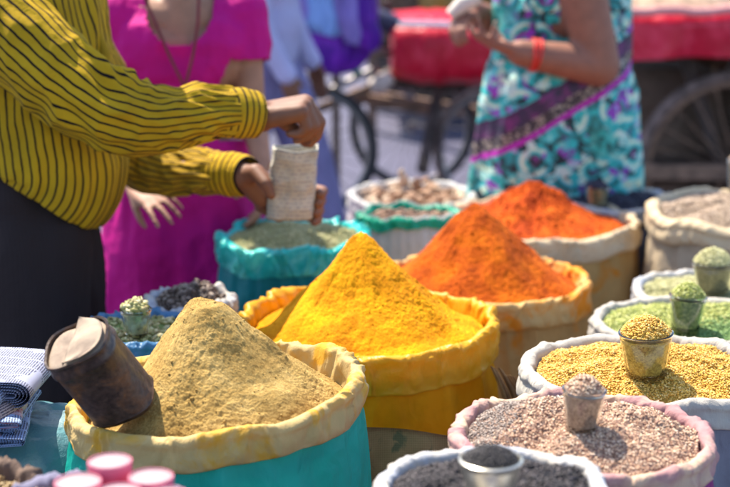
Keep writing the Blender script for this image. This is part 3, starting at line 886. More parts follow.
NEWS = [m_news('newsprint grey', (.36, .38, .52)), m_news('newsprint blue', (.30, .42, .68), (.45, .06, .08)), m_news('newsprint warm', (.42, .38, .40), (.10, .25, .5))]
def folded_paper(label, c, yaw, length, depth, thick, mat, layers=4, seed=0, pitch=0., roll=0.):
    """sheets folded over one edge: a U of nested layers drawn out along the fold"""
    V = []; F = []; UVs = []
    X = Vector((math.cos(yaw), math.sin(yaw), 0)); Y = Vector((-math.sin(yaw), math.cos(yaw), 0)); Z = Vector((0, 0, 1))
    nL = 22; b = 0
    for L_ in range(layers):
        r = thick / 2 * (L_ + 1) / layers
        dd = depth * (1 - .06 * ((L_ * 7 + seed) % 3))
        prof = [(-dd + .01 * ((L_ * 5 + seed) % 4) / 4, -r)] + [(-dd * (1 - u), -r - .002 * math.sin(u * PI)) for u in (.2, .4, .6, .8)]
        prof += [(r * 1.3 * math.sin(a), -r * math.cos(a)) for a in np.linspace(0, PI, 12)]
        prof += [(-dd * u, r + .004 * math.sin(u * PI)) for u in (.2, .4, .6, .8)] + [(-dd, r)]
        # sheet has two sides a paper's thickness apart
        P = np.array(prof); d = np.gradient(P, axis=0); nn = np.stack([d[:, 1], -d[:, 0]], -1); nn /= np.linalg.norm(nn, axis=1)[:, None] + 1e-9
        loop = np.concatenate([P, (P - nn * .0005)[::-1]])
        sarc = np.concatenate([[0], np.cumsum(np.hypot(*np.diff(P, axis=0).T))]); sarc = np.concatenate([sarc, sarc[::-1]])
        m = len(loop)
        for i in range(nL):
            u = -length / 2 + length * i / (nL - 1)
            off = .004 * perlin(np.array([[u * 9, seed * 2.2, L_ * .2]]))[0]
            for j in range(m):
                q = loop[j]
                wob = .0055 * perlin(np.array([[u * 8 + seed, q[0] * 12, L_ * .25]]))[0]
                p = Vector(c) + X * (u + q[1] * roll) + Y * (q[0] + off) + Z * (q[1] + wob + u * pitch)
                V.append(p[:]); UVs.append((u + .7 * L_ + seed * .13, sarc[j] + .31 * L_))
        F += grid_faces(nL, m, True, b).tolist()
        F.append(list(range(b, b + m))[::-1]); F.append(list(range(b + (nL - 1) * m, b + nL * m)))
        b += nL * m
    o = mesh_obj('folded_newspaper', V, F, mat, uv=UVs)
    recentre(o, c); return tag(o, label, 'newspaper', 'folded newspapers in a pile')
def NP(px, py, h): return at_h(px, py, h)
zt = .805
# fold edges face the camera's right; yaw turns the fold line
specs = [((25, 422), zt + .006, 'lowest flat newspaper of the pile, pale blue edges', 1, -1.45, .012, 3, 1),
         ((24, 412), zt + .018, 'second newspaper from the bottom with a red picture', 1, -1.6, .012, 3, 2),
         ((18, 405), zt + .031, 'middle newspaper with its fold towards the can', 1, -1.38, .013, 4, 3),
         ((28, 378), zt + .062, 'thick grey newspaper with a rounded fold beside the tin can', 0, -1.62, .044, 5, 5),
         ((-8, 396), zt + .060, 'bent blue newspaper leaning at the left edge of the frame', 1, -1.75, .040, 5, 6),
         ((-16, 420), zt + .040, 'brownish newspaper at the far left front of the pile', 2, -1.9, .034, 5, 7)]
for (pp, z, lab, mi, yaw, thick, lay, sd) in specs:
    p = at_h(pp[0], pp[1], z)
    folded_paper(lab, p, yaw, .20, .19, thick, NEWS[mi], lay, sd, pitch=.03 if sd > 4 else 0)

# ------------------------------------------------------------------ jute scrap and dried leaves between the sacks
def m_jute():
    n = NT('jute scrap'); c = n.coord()
    w = n.math('MULTIPLY', n.math('ADD', n.math('SINE', n.math('MULTIPLY', sep(n, c)[0], 1600)), n.math('SINE', n.math('MULTIPLY', sep(n, c)[2], 1600))), .25)
    f = n.noise(c, 12, 5)
    col = n.ramp(f, [(.3, (.14, .11, .03)), (.7, (.30, .24, .09))])
    st = n.ramp(n.noise(c, 18, 4, .6, 1.2), [(.56, 0.), (.62, 1.)])
    n.set(Base_Color=n.mix(n.math('MULTIPLY', st, .7), col, (.03, .08, .03)), Roughness=.9, Normal=n.bump(w, .4, .001)); return n.m
def jute():
    pts = [(366, 430), (392, 427), (420, 432), (450, 436)]
    N = 40; M = 24; V = []
    for side in (0, 1):
        for j in range(M):
            for i in range(N):
                u = i / (N - 1); v = j / (M - 1)
                px = 356 + u * 100; py = 427 + 7 * u + .6 * math.sin(u * 7)
                p = at_d(px, py, 2.66 + .03 * u + side * .006)
                V.append((p.x, p.y - .05 * v + .01 * math.sin(u * 5 + v * 3), p.z - v * .22 ))
    B = N * M
    F = grid_faces(M, N, False).tolist() + [[q + B for q in f][::-1] for f in grid_faces(M, N, False).tolist()]
    for i in range(N - 1):
        F.append([i, i + 1, i + 1 + B, i + B]); q = (M - 1) * N; F.append([q + i, q + i + B, q + i + 1 + B, q + i + 1])
    for j in range(M - 1):
        F.append([j * N, j * N + B, (j + 1) * N + B, (j + 1) * N]); q = N - 1; F.append([j * N + q, (j + 1) * N + q, (j + 1) * N + q + B, j * N + q + B])
    o = mesh_obj('jute_bag', V, F, m_jute()); recentre(o, V[0]); tag(o, 'stiff olive jute bag edge with a dark green mark below the yellow sack', 'jute bag')
jute()
LEAF = m_plain('dry leaf', (.26, .15, .06), .6, var=.3, scale=30)
pl = at_d(508, 384, 2.95)
lt = thing('leaf_bundle', 'bundle of dry brown leaves wedged between the yellow and mauve sacks', 'leaf bundle', (pl.x, pl.y, 0))
rl = random.Random(3)
for i in range(16):
    a = at_d(490 + i * 2.6, 368 + i * .9 + rl.uniform(-3, 3), 2.95 + .004 * i); d = Vector((.35 + .02 * i, -.1, -1)).normalized()
    ln = .12; V = []; sd_ = Vector((.3, -.9, .1 * rl.uniform(-3, 3))).normalized()
    for s_ in (0, 1):
        for k in range(9):
            u = k / 8; w = .011 * math.sin(PI * min(1, u * .9 + .05)) + .0005
            c_ = a + d * (ln * u) + Vector((.0, 0, .01 * math.sin(u * 3)))
            for q in (-1, 0, 1):
                V.append((c_ + sd_ * w * q + Vector((1, 0, 0)) * (.004 * abs(q) + s_ * .001))[:])
    B = 27; F = grid_faces(9, 3, False).tolist() + [[q + B for q in f][::-1] for f in grid_faces(9, 3, False).tolist()]
    for k in range(8):
        F.append([k * 3, (k + 1) * 3, (k + 1) * 3 + B, k * 3 + B]); F.append([k * 3 + 2, k * 3 + 2 + B, (k + 1) * 3 + 2 + B, (k + 1) * 3 + 2])
    mesh_obj('leaf', V, F, LEAF, lt)
# leaves stand in a narrow tied bag
nb = blob_sack('small_bag', 'small brown bag holding up the dry leaf bundle', (pl.x + .03, pl.y + .0), .075, .055, pl.z - .05, C['brown'], 9, 'bag')

# ------------------------------------------------------------------ people: bodies as one continuous surface
def cap_mesh(caps):
    """round cones joined later by a voxel remesh"""
    V = []; F = []; b = 0; n = 14; m = 5
    for (p0, r0, p1, r1) in caps:
        p0 = Vector(p0); p1 = Vector(p1); d = p1 - p0
        if d.length < 1e-6: d = Vector((0, 0, 1e-5)); p1 = p0 + d
        t = d.normalized(); x = t.orthogonal().normalized(); y = t.cross(x)
        rings = [(p0 - t * r0 * math.cos(a), r0 * math.sin(a)) for a in np.linspace(.12, PI / 2, m)] + [(p1 + t * r1 * math.sin(a), r1 * math.cos(a)) for a in np.linspace(0, PI / 2 - .12, m)]
        for c_, r in rings:
            for j in range(n):
                a = 2 * PI * j / n; V.append((c_ + x * (r * math.cos(a)) + y * (r * math.sin(a)))[:])
        k = len(rings)
        F += [f for f in grid_faces(k, n, True, b).tolist()]
        F.append(list(range(b, b + n))[::-1]); F.append(list(range(b + (k - 1) * n, b + k * n)))
        b += k * n
    return V, F
def remesh(name, caps, mat, parent, voxel=.006, smooth=3, cut=None, disp=None):
    V, F = cap_mesh(caps)
    me = bpy.data.meshes.new(name + '_src'); me.from_pydata([tuple(v) for v in V], [], F)
    o = bpy.data.objects.new(name + '_src', me); COL.objects.link(o)
    md = o.modifiers.new('r', 'REMESH'); md.mode = 'VOXEL'; md.voxel_size = voxel
    ms = o.modifiers.new('s', 'SMOOTH'); ms.iterations = smooth; ms.factor = .5
    dg = bpy.context.evaluated_depsgraph_get(); ev = o.evaluated_get(dg)
    m2 = bpy.data.meshes.new_from_object(ev)
    n = len(m2.vertices); co = np.zeros(n * 3); m2.vertices.foreach_get('co', co); co = co.reshape(-1, 3)
    no = np.zeros(n * 3); m2.vertices.foreach_get('normal', no); no = no.reshape(-1, 3)
    faces = [list(p.vertices) for p in m2.polygons]
    bpy.data.objects.remove(o); bpy.data.meshes.remove(me); bpy.data.meshes.remove(m2)
    if disp is not None: co = co + no * disp(co)[:, None]
    if cut is not None:
        keep = ~cut(co)
        faces = [f for f in faces if all(keep[i] for i in f)]
        idx = -np.ones(n, int); used = np.zeros(n, bool)
        for f in faces: used[f] = True
        idx[used] = np.arange(used.sum()); co = co[used]; no = no[used]
        faces = [[int(idx[i]) for i in f] for f in faces]
        # give the cut cloth a thickness
        B = len(co); edges = {}
        for f in faces:
            for a, b_ in zip(f, f[1:] + f[:1]): edges[(a, b_)] = edges.get((a, b_), 0) + 1
        rim_e = [e for e in edges if (e[1], e[0]) not in edges]
        co2 = co - no * .003
        faces = faces + [[i + B for i in f][::-1] for f in faces] + [[b_, a, a + B, b_ + B] for a, b_ in rim_e]
        co = np.concatenate([co, co2])
    return mesh_obj(name, co, faces, mat, parent)

def hand(wrist, d, n, s, curls, spread=.06, thumb=(.5, .5, .35), L=1.0, r=1.0):
    """d wrist->knuckles, n out of the palm, s towards the thumb. curls: four finger triples of joint bends (rad)."""
    d = Vector(d).normalized(); n = (Vector(n) - d * Vector(n).dot(d)).normalized(); s = (Vector(s) - d * Vector(s).dot(d) - n * Vector(s).dot(n)).normalized()
    caps = []; w = Vector(wrist)
    lens = ((.044, .026, .020), (.049, .030, .021), (.045, .028, .020), (.036, .021, .018))
    for i in range(4):
        o_ = (1.5 - i)
        k0 = w + s * (o_ * .012 * L) + d * .01
        kn = w + d * ((.086, .090, .085, .077)[i] * L) + s * (o_ * .0195 * L) - n * (.003 if i in (1, 2) else 0)
        caps.append((k0, .0155 * r, kn, .0115 * r))
        caps.append((k0 + n * .006 + s * .0, .013 * r, kn + n * .006 - d * .012, .010 * r))
        cur = (d + s * (o_ * spread)).normalized(); p = kn; rr_ = (.0098, .0088, .0080, .0068)
        ax = cur.cross(n).normalized()
        for j in range(3):
            cur = (Matrix.Rotation(curls[i][j], 3, ax) @ cur).normalized()
            q = p + cur * (lens[i][j] * L)
            caps.append((p, rr_[j] * r * (1 if i < 3 else .88), q, rr_[j + 1] * r * (1 if i < 3 else .88))); p = q
    tb = w + s * .022 * L + d * .022 * L + n * .006
    caps.append((w + s * .01 + d * .008, .015 * r, tb, .0145 * r))
    t1 = (s * thumb[0] + d * (1 - thumb[0] * .4) + n * thumb[1]).normalized()
    p1 = tb + t1 * .036 * L; caps.append((tb, .0145 * r, p1, .0115 * r))
    t2 = (t1 + n * thumb[2] - s * thumb[2] * .6).normalized(); p2 = p1 + t2 * .03 * L; caps.append((p1, .0112 * r, p2, .010 * r))
    t3 = (t2 + n * .2 - s * .25).normalized(); caps.append((p2, .010 * r, p2 + t3 * .024 * L, .0078 * r))
    return caps

def head_caps(c, f, up=Vector((0, 0, 1)), s=1.0):
    """c centre of head, f facing"""
    f = Vector(f).normalized(); r = f.cross(up).normalized()
    q = lambda a, b, z: c + f * a * s + r * b * s + up * z * s
    cs = [(q(-.018, 0, .03), .078 * s, q(.018, 0, .03), .074 * s), (q(.0, 0, .0), .072 * s, q(.03, 0, -.04), .055 * s), (q(.045, 0, -.07), .030 * s, q(.065, 0, -.088), .020 * s),
          (q(.03, .025, -.05), .035 * s, q(.05, -.02, -.075), .028 * s),
          (q(.088, 0, .015), .009 * s, q(.108, 0, -.02), .013 * s), (q(.1, .012, -.024), .008 * s, q(.1, -.012, -.024), .008 * s),
          (q(.082, .03, .03), .009 * s, q(.088, .012, .03), .009 * s), (q(.082, -.03, .03), .009 * s, q(.088, -.012, .03), .009 * s),
          (q(.088, .018, -.055), .007 * s, q(.093, 0, -.054), .009 * s), (q(.088, -.018, -.055), .007 * s, q(.093, 0, -.054), .009 * s), (q(.086, -.013, -.066), .008 * s, q(.086, .013, -.066), .008 * s)]
    for e in (-1, 1):
        cs.append((q(-.005, e * .078, .02), .010 * s, q(-.003, e * .080, -.018), .008 * s)); cs.append((q(-.012, e * .084, .018), .007 * s, q(-.01, e * .086, -.005), .006 * s))
    return cs
def eyes(c, f, root, s=1.0):
    f = Vector(f).normalized(); up = Vector((0, 0, 1)); r = f.cross(up).normalized()
    for e in (-1, 1):
        m = MB(); m.lathe([(0, -.011 * s)] + [(.011 * s * math.sin(a), -.011 * s * math.cos(a)) for a in np.linspace(.3, PI - .3, 8)] + [(0, .011 * s)], c + f * .071 * s + r * e * .031 * s + up * .012 * s, 16)
        m.build('eye', EYE, root, True)
EYE = m_plain('eye', (.04, .025, .02), .15, var=.05)
HAIR = m_plain('black hair', (.012, .010, .010), .35, var=.2, scale=120, bump=.004)
def hair_caps(c, f, s=1.0, long=False):
    f = Vector(f).normalized(); up = Vector((0, 0, 1)); r = f.cross(up).normalized(); q = lambda a, b, z: c + f * a * s + r * b * s + up * z * s
    cs = [(q(-.03, 0, .05), .082 * s, q(.015, 0, .062), .075 * s), (q(-.035, 0, .0), .075 * s, q(-.03, 0, .03), .08 * s)]
    if long: cs += [(q(-.09, 0, -.02), .04 * s, q(-.10, 0, -.09), .045 * s), (q(-.1, 0, -.09), .03 * s, q(-.12, 0, -.45), .018 * s)]
    return cs

def catmull(P, t):
    P = np.asarray(P, float); n = len(P); t = np.clip(t, 0, n - 1 - 1e-6); i = int(t); u = t - i
    p0 = P[max(i - 1, 0)]; p1 = P[i]; p2 = P[min(i + 1, n - 1)]; p3 = P[min(i + 2, n - 1)]
    return .5 * ((2 * p1) + (-p0 + p2) * u + (2 * p0 - 5 * p1 + 4 * p2 - p3) * u * u + (-p0 + 3 * p1 - 3 * p2 + p3) * u ** 3)
def loft(name, ctrl, mat, parent, nl=90, na=90, side=None, disp=None, wall=.004, phase=0):
    """cloth tube: ctrl rows (x, y, z, ra, rb); rb along `side`. UV: u = metres round, v = metres along"""
    ctrl = np.asarray([list(c[0]) + [c[1], c[2]] for c in ctrl], float)
    S_ = np.array([catmull(ctrl, t) for t in np.linspace(0, len(ctrl) - 1, nl)])
    C_ = S_[:, :3]; T = np.gradient(C_, axis=0); T /= np.linalg.norm(T, axis=1)[:, None]
    sarc = np.concatenate([[0], np.cumsum(np.linalg.norm(np.diff(C_, axis=0), axis=1))])
    th = np.linspace(0, 2 * PI, na + 1)
    rm = S_[:, 3:5].mean()
    V = []; UVs = []; prev = np.array(side if side is not None else (0, 1, 0), float)
    for k in range(nl):
        s_ = prev - T[k] * prev.dot(T[k]); s_ /= np.linalg.norm(s_); prev = s_ if side is None else np.array(side, float)
        a_ = np.cross(T[k], s_)
        q = np.stack([np.cos(th), np.sin(th), th * 0 + sarc[k]], -1)
        d = disp(q, sarc[k] / sarc[-1], th) if disp is not None else 0
        V.append(C_[k] + (a_[None] * (np.cos(th) * (S_[k, 3] + d))[:, None] + s_[None] * (np.sin(th) * (S_[k, 4] + d))[:, None]))
        UVs.append(np.stack([th * rm, th * 0 + sarc[k]], -1))
    V = np.array(V); UVs = np.array(UVs)
    # inner wall
    ctr = V[:, :-1].mean(axis=1)[:, None, :]; inn = V - (V - ctr) / np.linalg.norm(V - ctr, axis=2)[..., None] * wall
    VV = np.concatenate([V, inn[::-1]]); UU = np.concatenate([UVs, UVs[::-1]])
    VV = np.concatenate([VV, VV[:1]]); UU = np.concatenate([UU, UU[:1]])
    return mesh_obj(name, VV.reshape(-1, 3), grid_faces(len(VV), na + 1, False)[:, ::-1], mat, parent, uv=UU.reshape(-1, 2))

def m_stripe(name, base, dark, pitch, width=.22, axis=0, wob=.004, trans=.06, patt=None):
    n = NT(name); uv = n.coord('UV'); s = sep(n, uv); oc = n.coord()
    w = n.noise(uv, 9, 3)
    x = n.math('ADD', s[axis], n.math('MULTIPLY', n.math('SUBTRACT', w, .5), wob * 4))
    fr = n.math('FRACT', n.math('MULTIPLY', x, 1 / pitch))
    tri = n.math('ABSOLUTE', n.math('SUBTRACT', fr, .5))
    msk = n.ramp(tri, [(max(0, width / 2 - .03), 1.0), (width / 2 + .03, 0.0)])
    f = n.noise(oc, 9, 4)
    b = n.ramp(f, [(.3, tuple(v * .72 for v in base)), (.65, base)])
    col = n.mix(msk, b, dark)
    n.b.inputs['Specular IOR Level'].default_value = .12
    n.set(Base_Color=col, Roughness=.85, Normal=n.bump(n.noise(oc, 34, 5, .6, .6), .5, .007))
    n.translucent(col, trans)
    return n.m

# ---------------------------------------------------------------- the spice seller in the striped shirt
SKIN = m_skin('brown skin', (.18, .068, .031))
SKIN2 = m_skin('light brown skin', (.36, .18, .11))
SHIRT = m_stripe('mustard striped shirt', (.46, .280, .012), (.010, .007, .008), .0170, .24)
SHIRTB = m_stripe('mustard striped shirt body', (.46, .280, .012), (.010, .007, .008), .0170, .24)
SLEEVE2 = m_stripe('mustard striped far sleeve', (.44, .265, .02), (.025, .02, .018), .0150, .24)
CUFF = m_stripe('mustard striped cuff', (.50, .305, .014), (.010, .007, .008), .0150, .25, axis=1, wob=.001)
def m_trousers():
    n = NT('dark trousers'); c = n.coord(); s = sep(n, c)
    st = n.ramp(n.math('ABSOLUTE', n.math('SINE', n.math('MULTIPLY', n.math('ADD', s[0], n.math('MULTIPLY', s[1], .6)), 330))), [(.1, 1.0), (.25, 0.0)])
    n.set(Base_Color=n.mix(n.math('MULTIPLY', st, .10), (.026, .019, .020), (.075, .055, .055)), Roughness=.95, Normal=n.bump(n.noise(c, 22, 5), .5, .01)); n.b.inputs['Specular IOR Level'].default_value = .1; return n.m
def seller():
    G = globals(); K = 1.08
    at_d = lambda a, b, D: G['at_d'](a, b, D + .25)
    def remesh(nm, caps, *a, **k): return G['remesh'](nm, [(c[0], c[1] * K, c[2], c[3] * K) for c in caps], *a, **k)
    def loft(nm, ctrl, *a, **k): return G['loft'](nm, [(c[0], c[1] * K, c[2] * K) for c in ctrl], *a, **k)
    W1 = at_d(261, 116, 3.10); EL = at_d(139, 124, 2.98); SH = at_d(8, 24, 3.02)
    W2 = at_d(243, 177, 3.28); EL2 = at_d(146, 168, 3.46); SH2 = at_d(45, -20, 3.42)
    ctr = at_d(38, 225, 3.22)
    rt = thing('person', 'person in mustard shirt with black stripes, filling a paper packet above the sacks', 'person', (ctr.x, ctr.y, 0))
    hip = Vector((ctr.x, ctr.y, .96)); chest = Vector((ctr.x + .0, ctr.y, 1.34)); neck = Vector((ctr.x + .03, ctr.y, 1.52)); hd = Vector((ctr.x + .09, ctr.y, 1.67))
    SH.z = min(SH.z, 1.45)
    fc = Vector((1, 0, -.25))
    caps = [(hip + Vector((-.01, -.035, -.01)), .075, hip + Vector((-.01, .035, -.01)), .075), (hip, .07, chest, .12), (chest + Vector((0, -.07, .02)), .11, chest + Vector((0, .07, .02)), .11),
            (chest, .12, neck, .06), (neck, .057, hd, .055), (chest + Vector((0, -.1, .06)), .07, SH, .06), (chest + Vector((0, .1, .06)), .07, SH2, .06),
            (SH, .055, EL, .042), (EL, .044, W1, .033), (SH2, .05, EL2, .034), (EL2, .034, W2, .029)]
    for e in (-1, 1):
        kn = Vector((hip.x + .03, hip.y + e * .10, .48)); an = Vector((hip.x, hip.y + e * .12, .085))
        caps += [(hip + Vector((0, e * .06, -.07)), .075, kn, .055), (kn, .055, an, .036), (an, .036, an + Vector((.05, 0, -.045)), .036), (an + Vector((-.04, 0, -.05)), .032, an + Vector((.16, e * .02, -.06)), .024)]
    caps += head_caps(hd, fc)
    # right hand: back up, fingers pinching down over the packet
    kn_ = at_d(297, 108, 3.10)
    d = kn_ - W1
    caps += hand(W1 + d.normalized() * .005, d, (0.1, .15, -1), (-.1, 1, .1), [(1.15, .75, .45), (1.2, .85, .45), (1.35, 1.05, .6), (1.45, 1.25, .7)], thumb=(.05, 1.5, .0), spread=.0, L=1.05, r=1.42)
    # left hand: the packet stands in the palm, fingers behind it curl round its right side, thumb in front
    q = lambda a, b, D: at_d(a, b, D)
    kn2 = [q(281, 186, 3.350), q(281, 196, 3.345), q(280, 206, 3.335), q(279, 215, 3.325)]
    for i, kq in enumerate(kn2):
        caps.append((W2 + Vector((0, .0, .012 - .008 * i)), .021, kq, .0165))
        y_ = 186 + 9.5 * i
        rr_ = .0118 - .0006 * i
        a_, b_, c_ = q(309 - i, y_ + 2, 3.352 - .004 * i), q(323 - 1.5 * i, y_ + 5, 3.318), q(320 - 2 * i, y_ + 8, 3.272)
        caps += [(kq, rr_ + .002, a_, rr_ + .0005), (a_, rr_ + .0005, b_, rr_), (b_, rr_, c_, rr_ * .85)]
    t0, t1, t2 = q(256, 172, 3.25), q(266, 184, 3.215), q(271, 195, 3.212)
    caps += [(W2, .024, t0, .018), (q(262, 198, 3.29), .022, W2, .026), (t0, .018, t1, .0145), (t1, .0142, t2, .0105), (q(262, 205, 3.31), .018, q(280, 214, 3.31), .017)]
    remesh('body', caps, SKIN, rt, .0042, 4)
    remesh('hair', hair_caps(hd, fc), HAIR, rt, .01, 3)
    eyes(hd, fc, rt)
    # trousers
    tc = [(hip + Vector((-.01, -.045, -.03)), .112, hip + Vector((-.01, .045, -.03)), .112), (hip + Vector((-.02, -.05, .05)), .100, hip + Vector((-.02, .05, .05)), .100)]
    for e in (-1, 1):
        tc += [(hip + Vector((.01, e * .065, -.06)), .108, Vector((hip.x + .03, hip.y + e * .10, .50)), .098), (Vector((hip.x + .03, hip.y + e * .10, .50)), .098, Vector((hip.x, hip.y + e * .12, .09)), .088)]
    remesh('trousers', tc, m_trousers(), rt, .012, 4, disp=lambda p: .016 * perlin(p * np.array([9, 9, 3.0])) + .016 * (ridge(p * np.array([7, 7, 3.5]) + 4) - .6))
    for e in (-1, 1):
        an = Vector((hip.x + .06, hip.y + e * .12, .03))
        remesh('sandal', [(an + Vector((-.11, 0, 0)), .036, an + Vector((.11, e * .015, 0)), .040)], m_plain('sandal%d' % e, (.05, .03, .02)), rt, .01, 2)
    # shirt body, bloused over the waist
    def dsp(q, u, th):
        g = np.exp(-((u - .07) / .07) ** 2)
        v = .011 * perlin(np.stack([q[:, 0] * 2.4, q[:, 1] * 2.4, q[:, 2] * 6], -1)) + .010 * (ridge(np.stack([q[:, 0] * 3 + q[:, 2] * 5, q[:, 1] * 3, q[:, 2] * 5 + 3], -1)) - .6)
        return v + g * .012 * perlin(np.stack([q[:, 0] * 9, q[:, 1] * 9, q[:, 2] * 4], -1))
    z0 = at_d(52, 232, 3.22).z + .125
    X = lambda px: at_d(px, 150, 3.22).x
    cx = ctr.x
    loft('shirt_body', [((cx + .01, ctr.y, z0 - .012), .120, .130), ((cx + .015, ctr.y, z0 - .004), .148, .162), ((cx + .030, ctr.y, z0 + .02), .160, .178), ((cx + .030, ctr.y, z0 + .07), .160, .185), ((cx + .02, ctr.y, z0 + .2), .150, .185),
                    ((cx + .012, ctr.y, z0 + .33), .150, .205), ((cx + .0, ctr.y, z0 + .43), .135, .195), ((cx + .005, ctr.y, z0 + .49), .095, .13), ((cx + .02, ctr.y, z0 + .53), .066, .075)], SHIRTB, rt, 150, 150, side=(0, 1, 0), disp=dsp)
    # placket: a folded open front edge with collar
    fr = MB(); pr = []
    for k in range(14):
        u = k / 13; pr.append(Vector((cx + .172 - .06 * u ** 2 + .006 * math.sin(u * 9), ctr.y - .075 + .03 * u, z0 + .22 + .27 * u)))
    fr.tube(pr, [.010 + .005 * math.sin(k * .7) ** 2 for k in range(14)], 12)
    fr.build('shirt_placket', SLEEVE2, rt, True)
    # near sleeve
    def slv(q, u, th):
        amp = .55 + .8 * math.exp(-((u - .52) / .16) ** 2) + .6 * math.exp(-((u - .86) / .1) ** 2)
        a = .010 * (ridge(np.stack([q[:, 0] * 1.6 + q[:, 2] * 7, q[:, 1] * 1.6 + q[:, 2] * 3, q[:, 2] * 13 + 2], -1)) - .6)
        b = .008 * perlin(np.stack([q[:, 0] * 2.2, q[:, 1] * 2.2, q[:, 2] * 11 + 7], -1))
        up_ = np.clip(np.cos(th - .4), 0, 1) ** 1.5
        c = .008 * up_ * (math.exp(-((u - .60) / .03) ** 2) - .7 * math.exp(-((u - .645) / .026) ** 2) + .9 * math.exp(-((u - .69) / .03) ** 2) - .5 * math.exp(-((u - .735) / .028) ** 2) + .5 * math.exp(-((u - .78) / .03) ** 2))
        return c + amp * 1.35 * (a + b) + .003 * perlin(np.stack([q[:, 0] * 6, q[:, 1] * 6, q[:, 2] * 30], -1))
    p = lambda x_, y_, D: at_d(x_, y_, D)
    loft('sleeve', [(p(-22, 0, 3.06), .090, .092), (p(12, 32, 3.02), .088, .092), (p(55, 72, 2.985), .084, .086), (p(98, 104, 2.97), .079, .076), (p(140, 119, 2.985), .070, .066), (p(178, 117, 3.01), .058, .055), (p(212, 113, 3.04), .051, .050), (p(233, 112, 3.06), .046, .046)],
         SHIRT, rt, 190, 130, disp=slv, side=None)
    def cf(q, u, th): return .0035 * perlin(np.stack([q[:, 0] * 1.8, q[:, 1] * 1.8, q[:, 2] * 22], -1)) + .001 * math.sin(u * 15) - .003 * math.exp(-((u - .08) / .1) ** 2)
    loft('cuff', [(p(220, 113, 3.05), .0475, .0475), (p(234, 113, 3.065), .0500, .050), (p(248, 114, 3.08), .0480, .048), (p(258, 115, 3.09), .043, .044)], CUFF, rt, 50, 90, disp=cf)
    loft('sleeve', [(p(45, 0, 3.40), .085, .09), (p(85, 70, 3.44), .08, .08), (p(135, 150, 3.46), .070, .066), (p(170, 170, 3.42), .056, .05), (p(205, 173, 3.36), .047, .044), (p(226, 173, 3.32), .042, .042)], SLEEVE2, rt, 110, 90, disp=slv)
    loft('cuff', [(p(214, 173, 3.34), .0440, .043), (p(226, 174, 3.32), .047, .046), (p(240, 175, 3.30), .046, .045), (p(248, 176, 3.285), .040, .040)], CUFF, rt, 40, 80, disp=cf)
seller()

# the paper packet in the seller's hands
def m_packet():
    n = NT('printed packet'); uv = n.coord('UV'); s = sep(n, uv)
    rows = n.math('GREATER_THAN', n.math('SINE', n.math('MULTIPLY', s[1], 2 * PI / .009)), .25)
    wn_ = n.new('ShaderNodeTexNoise'); n.link(n.mapping(uv, (190, 111, 1)), wn_.inputs['Vector']); wn_.inputs['Scale'].default_value = 1; wn_.inputs['Detail'].default_value = 1
    ink = n.math('MULTIPLY', rows, n.math('GREATER_THAN', wn_.outputs['Fac'], .5))
    f = n.noise(uv, 20, 3)
    n.set(Base_Color=n.mix(n.math('MULTIPLY', ink, .6), n.ramp(f, [(.3, (.34, .31, .24)), (.7, (.48, .45, .38))]), (.20, .19, .22)), Roughness=.8, Normal=n.bump(n.vor(uv, 30), .8, .010))
    return n.m
def packet():
    b = at_d(290, 217, 3.54); t = at_d(296, 147, 3.51)
    na = 64; V = []; U = []
    tn = 26
    rows = [(u, 1.0) for u in np.linspace(0, 1, tn)] + [(1 - u, .94) for u in np.linspace(0, .35, 8)]
    for (u, sc) in rows:
        c = b.lerp(t, u)
        for j in range(na + 1):
            a = 2 * PI * j / na + .35
            q = 3.2 + u
            r = (abs(math.cos(a)) ** q + abs(math.sin(a)) ** q) ** (-1 / q)
            wx = (.054 - .004 * u) * sc; wy = (.038) * sc
            dz = (.003 * math.sin(2 * a + 1) + .0015 * math.sin(5 * a)) * u
            dn = 1 + .10 * perlin(np.array([[math.cos(a) * 1.5, math.sin(a) * 1.5, u * 3]]))[0] + .06 * perlin(np.array([[math.cos(a) * 4, math.sin(a) * 4, u * 8]]))[0]
            V.append((c.x + r * math.cos(a) * wx * dn, c.y + r * math.sin(a) * wy * dn, c.z + dz)); U.append((a * .05, u * .15))
    F = grid_faces(len(rows), na + 1, False).tolist(); F.append(list(range(na))[::-1]); k = (len(rows) - 1) * (na + 1); F.append(list(range(k, k + na)))
    o = mesh_obj('paper_packet', V, F, m_packet(), uv=U)
    recentre(o, b); tag(o, 'printed paper packet held by the person in the striped shirt', 'packet')
packet()

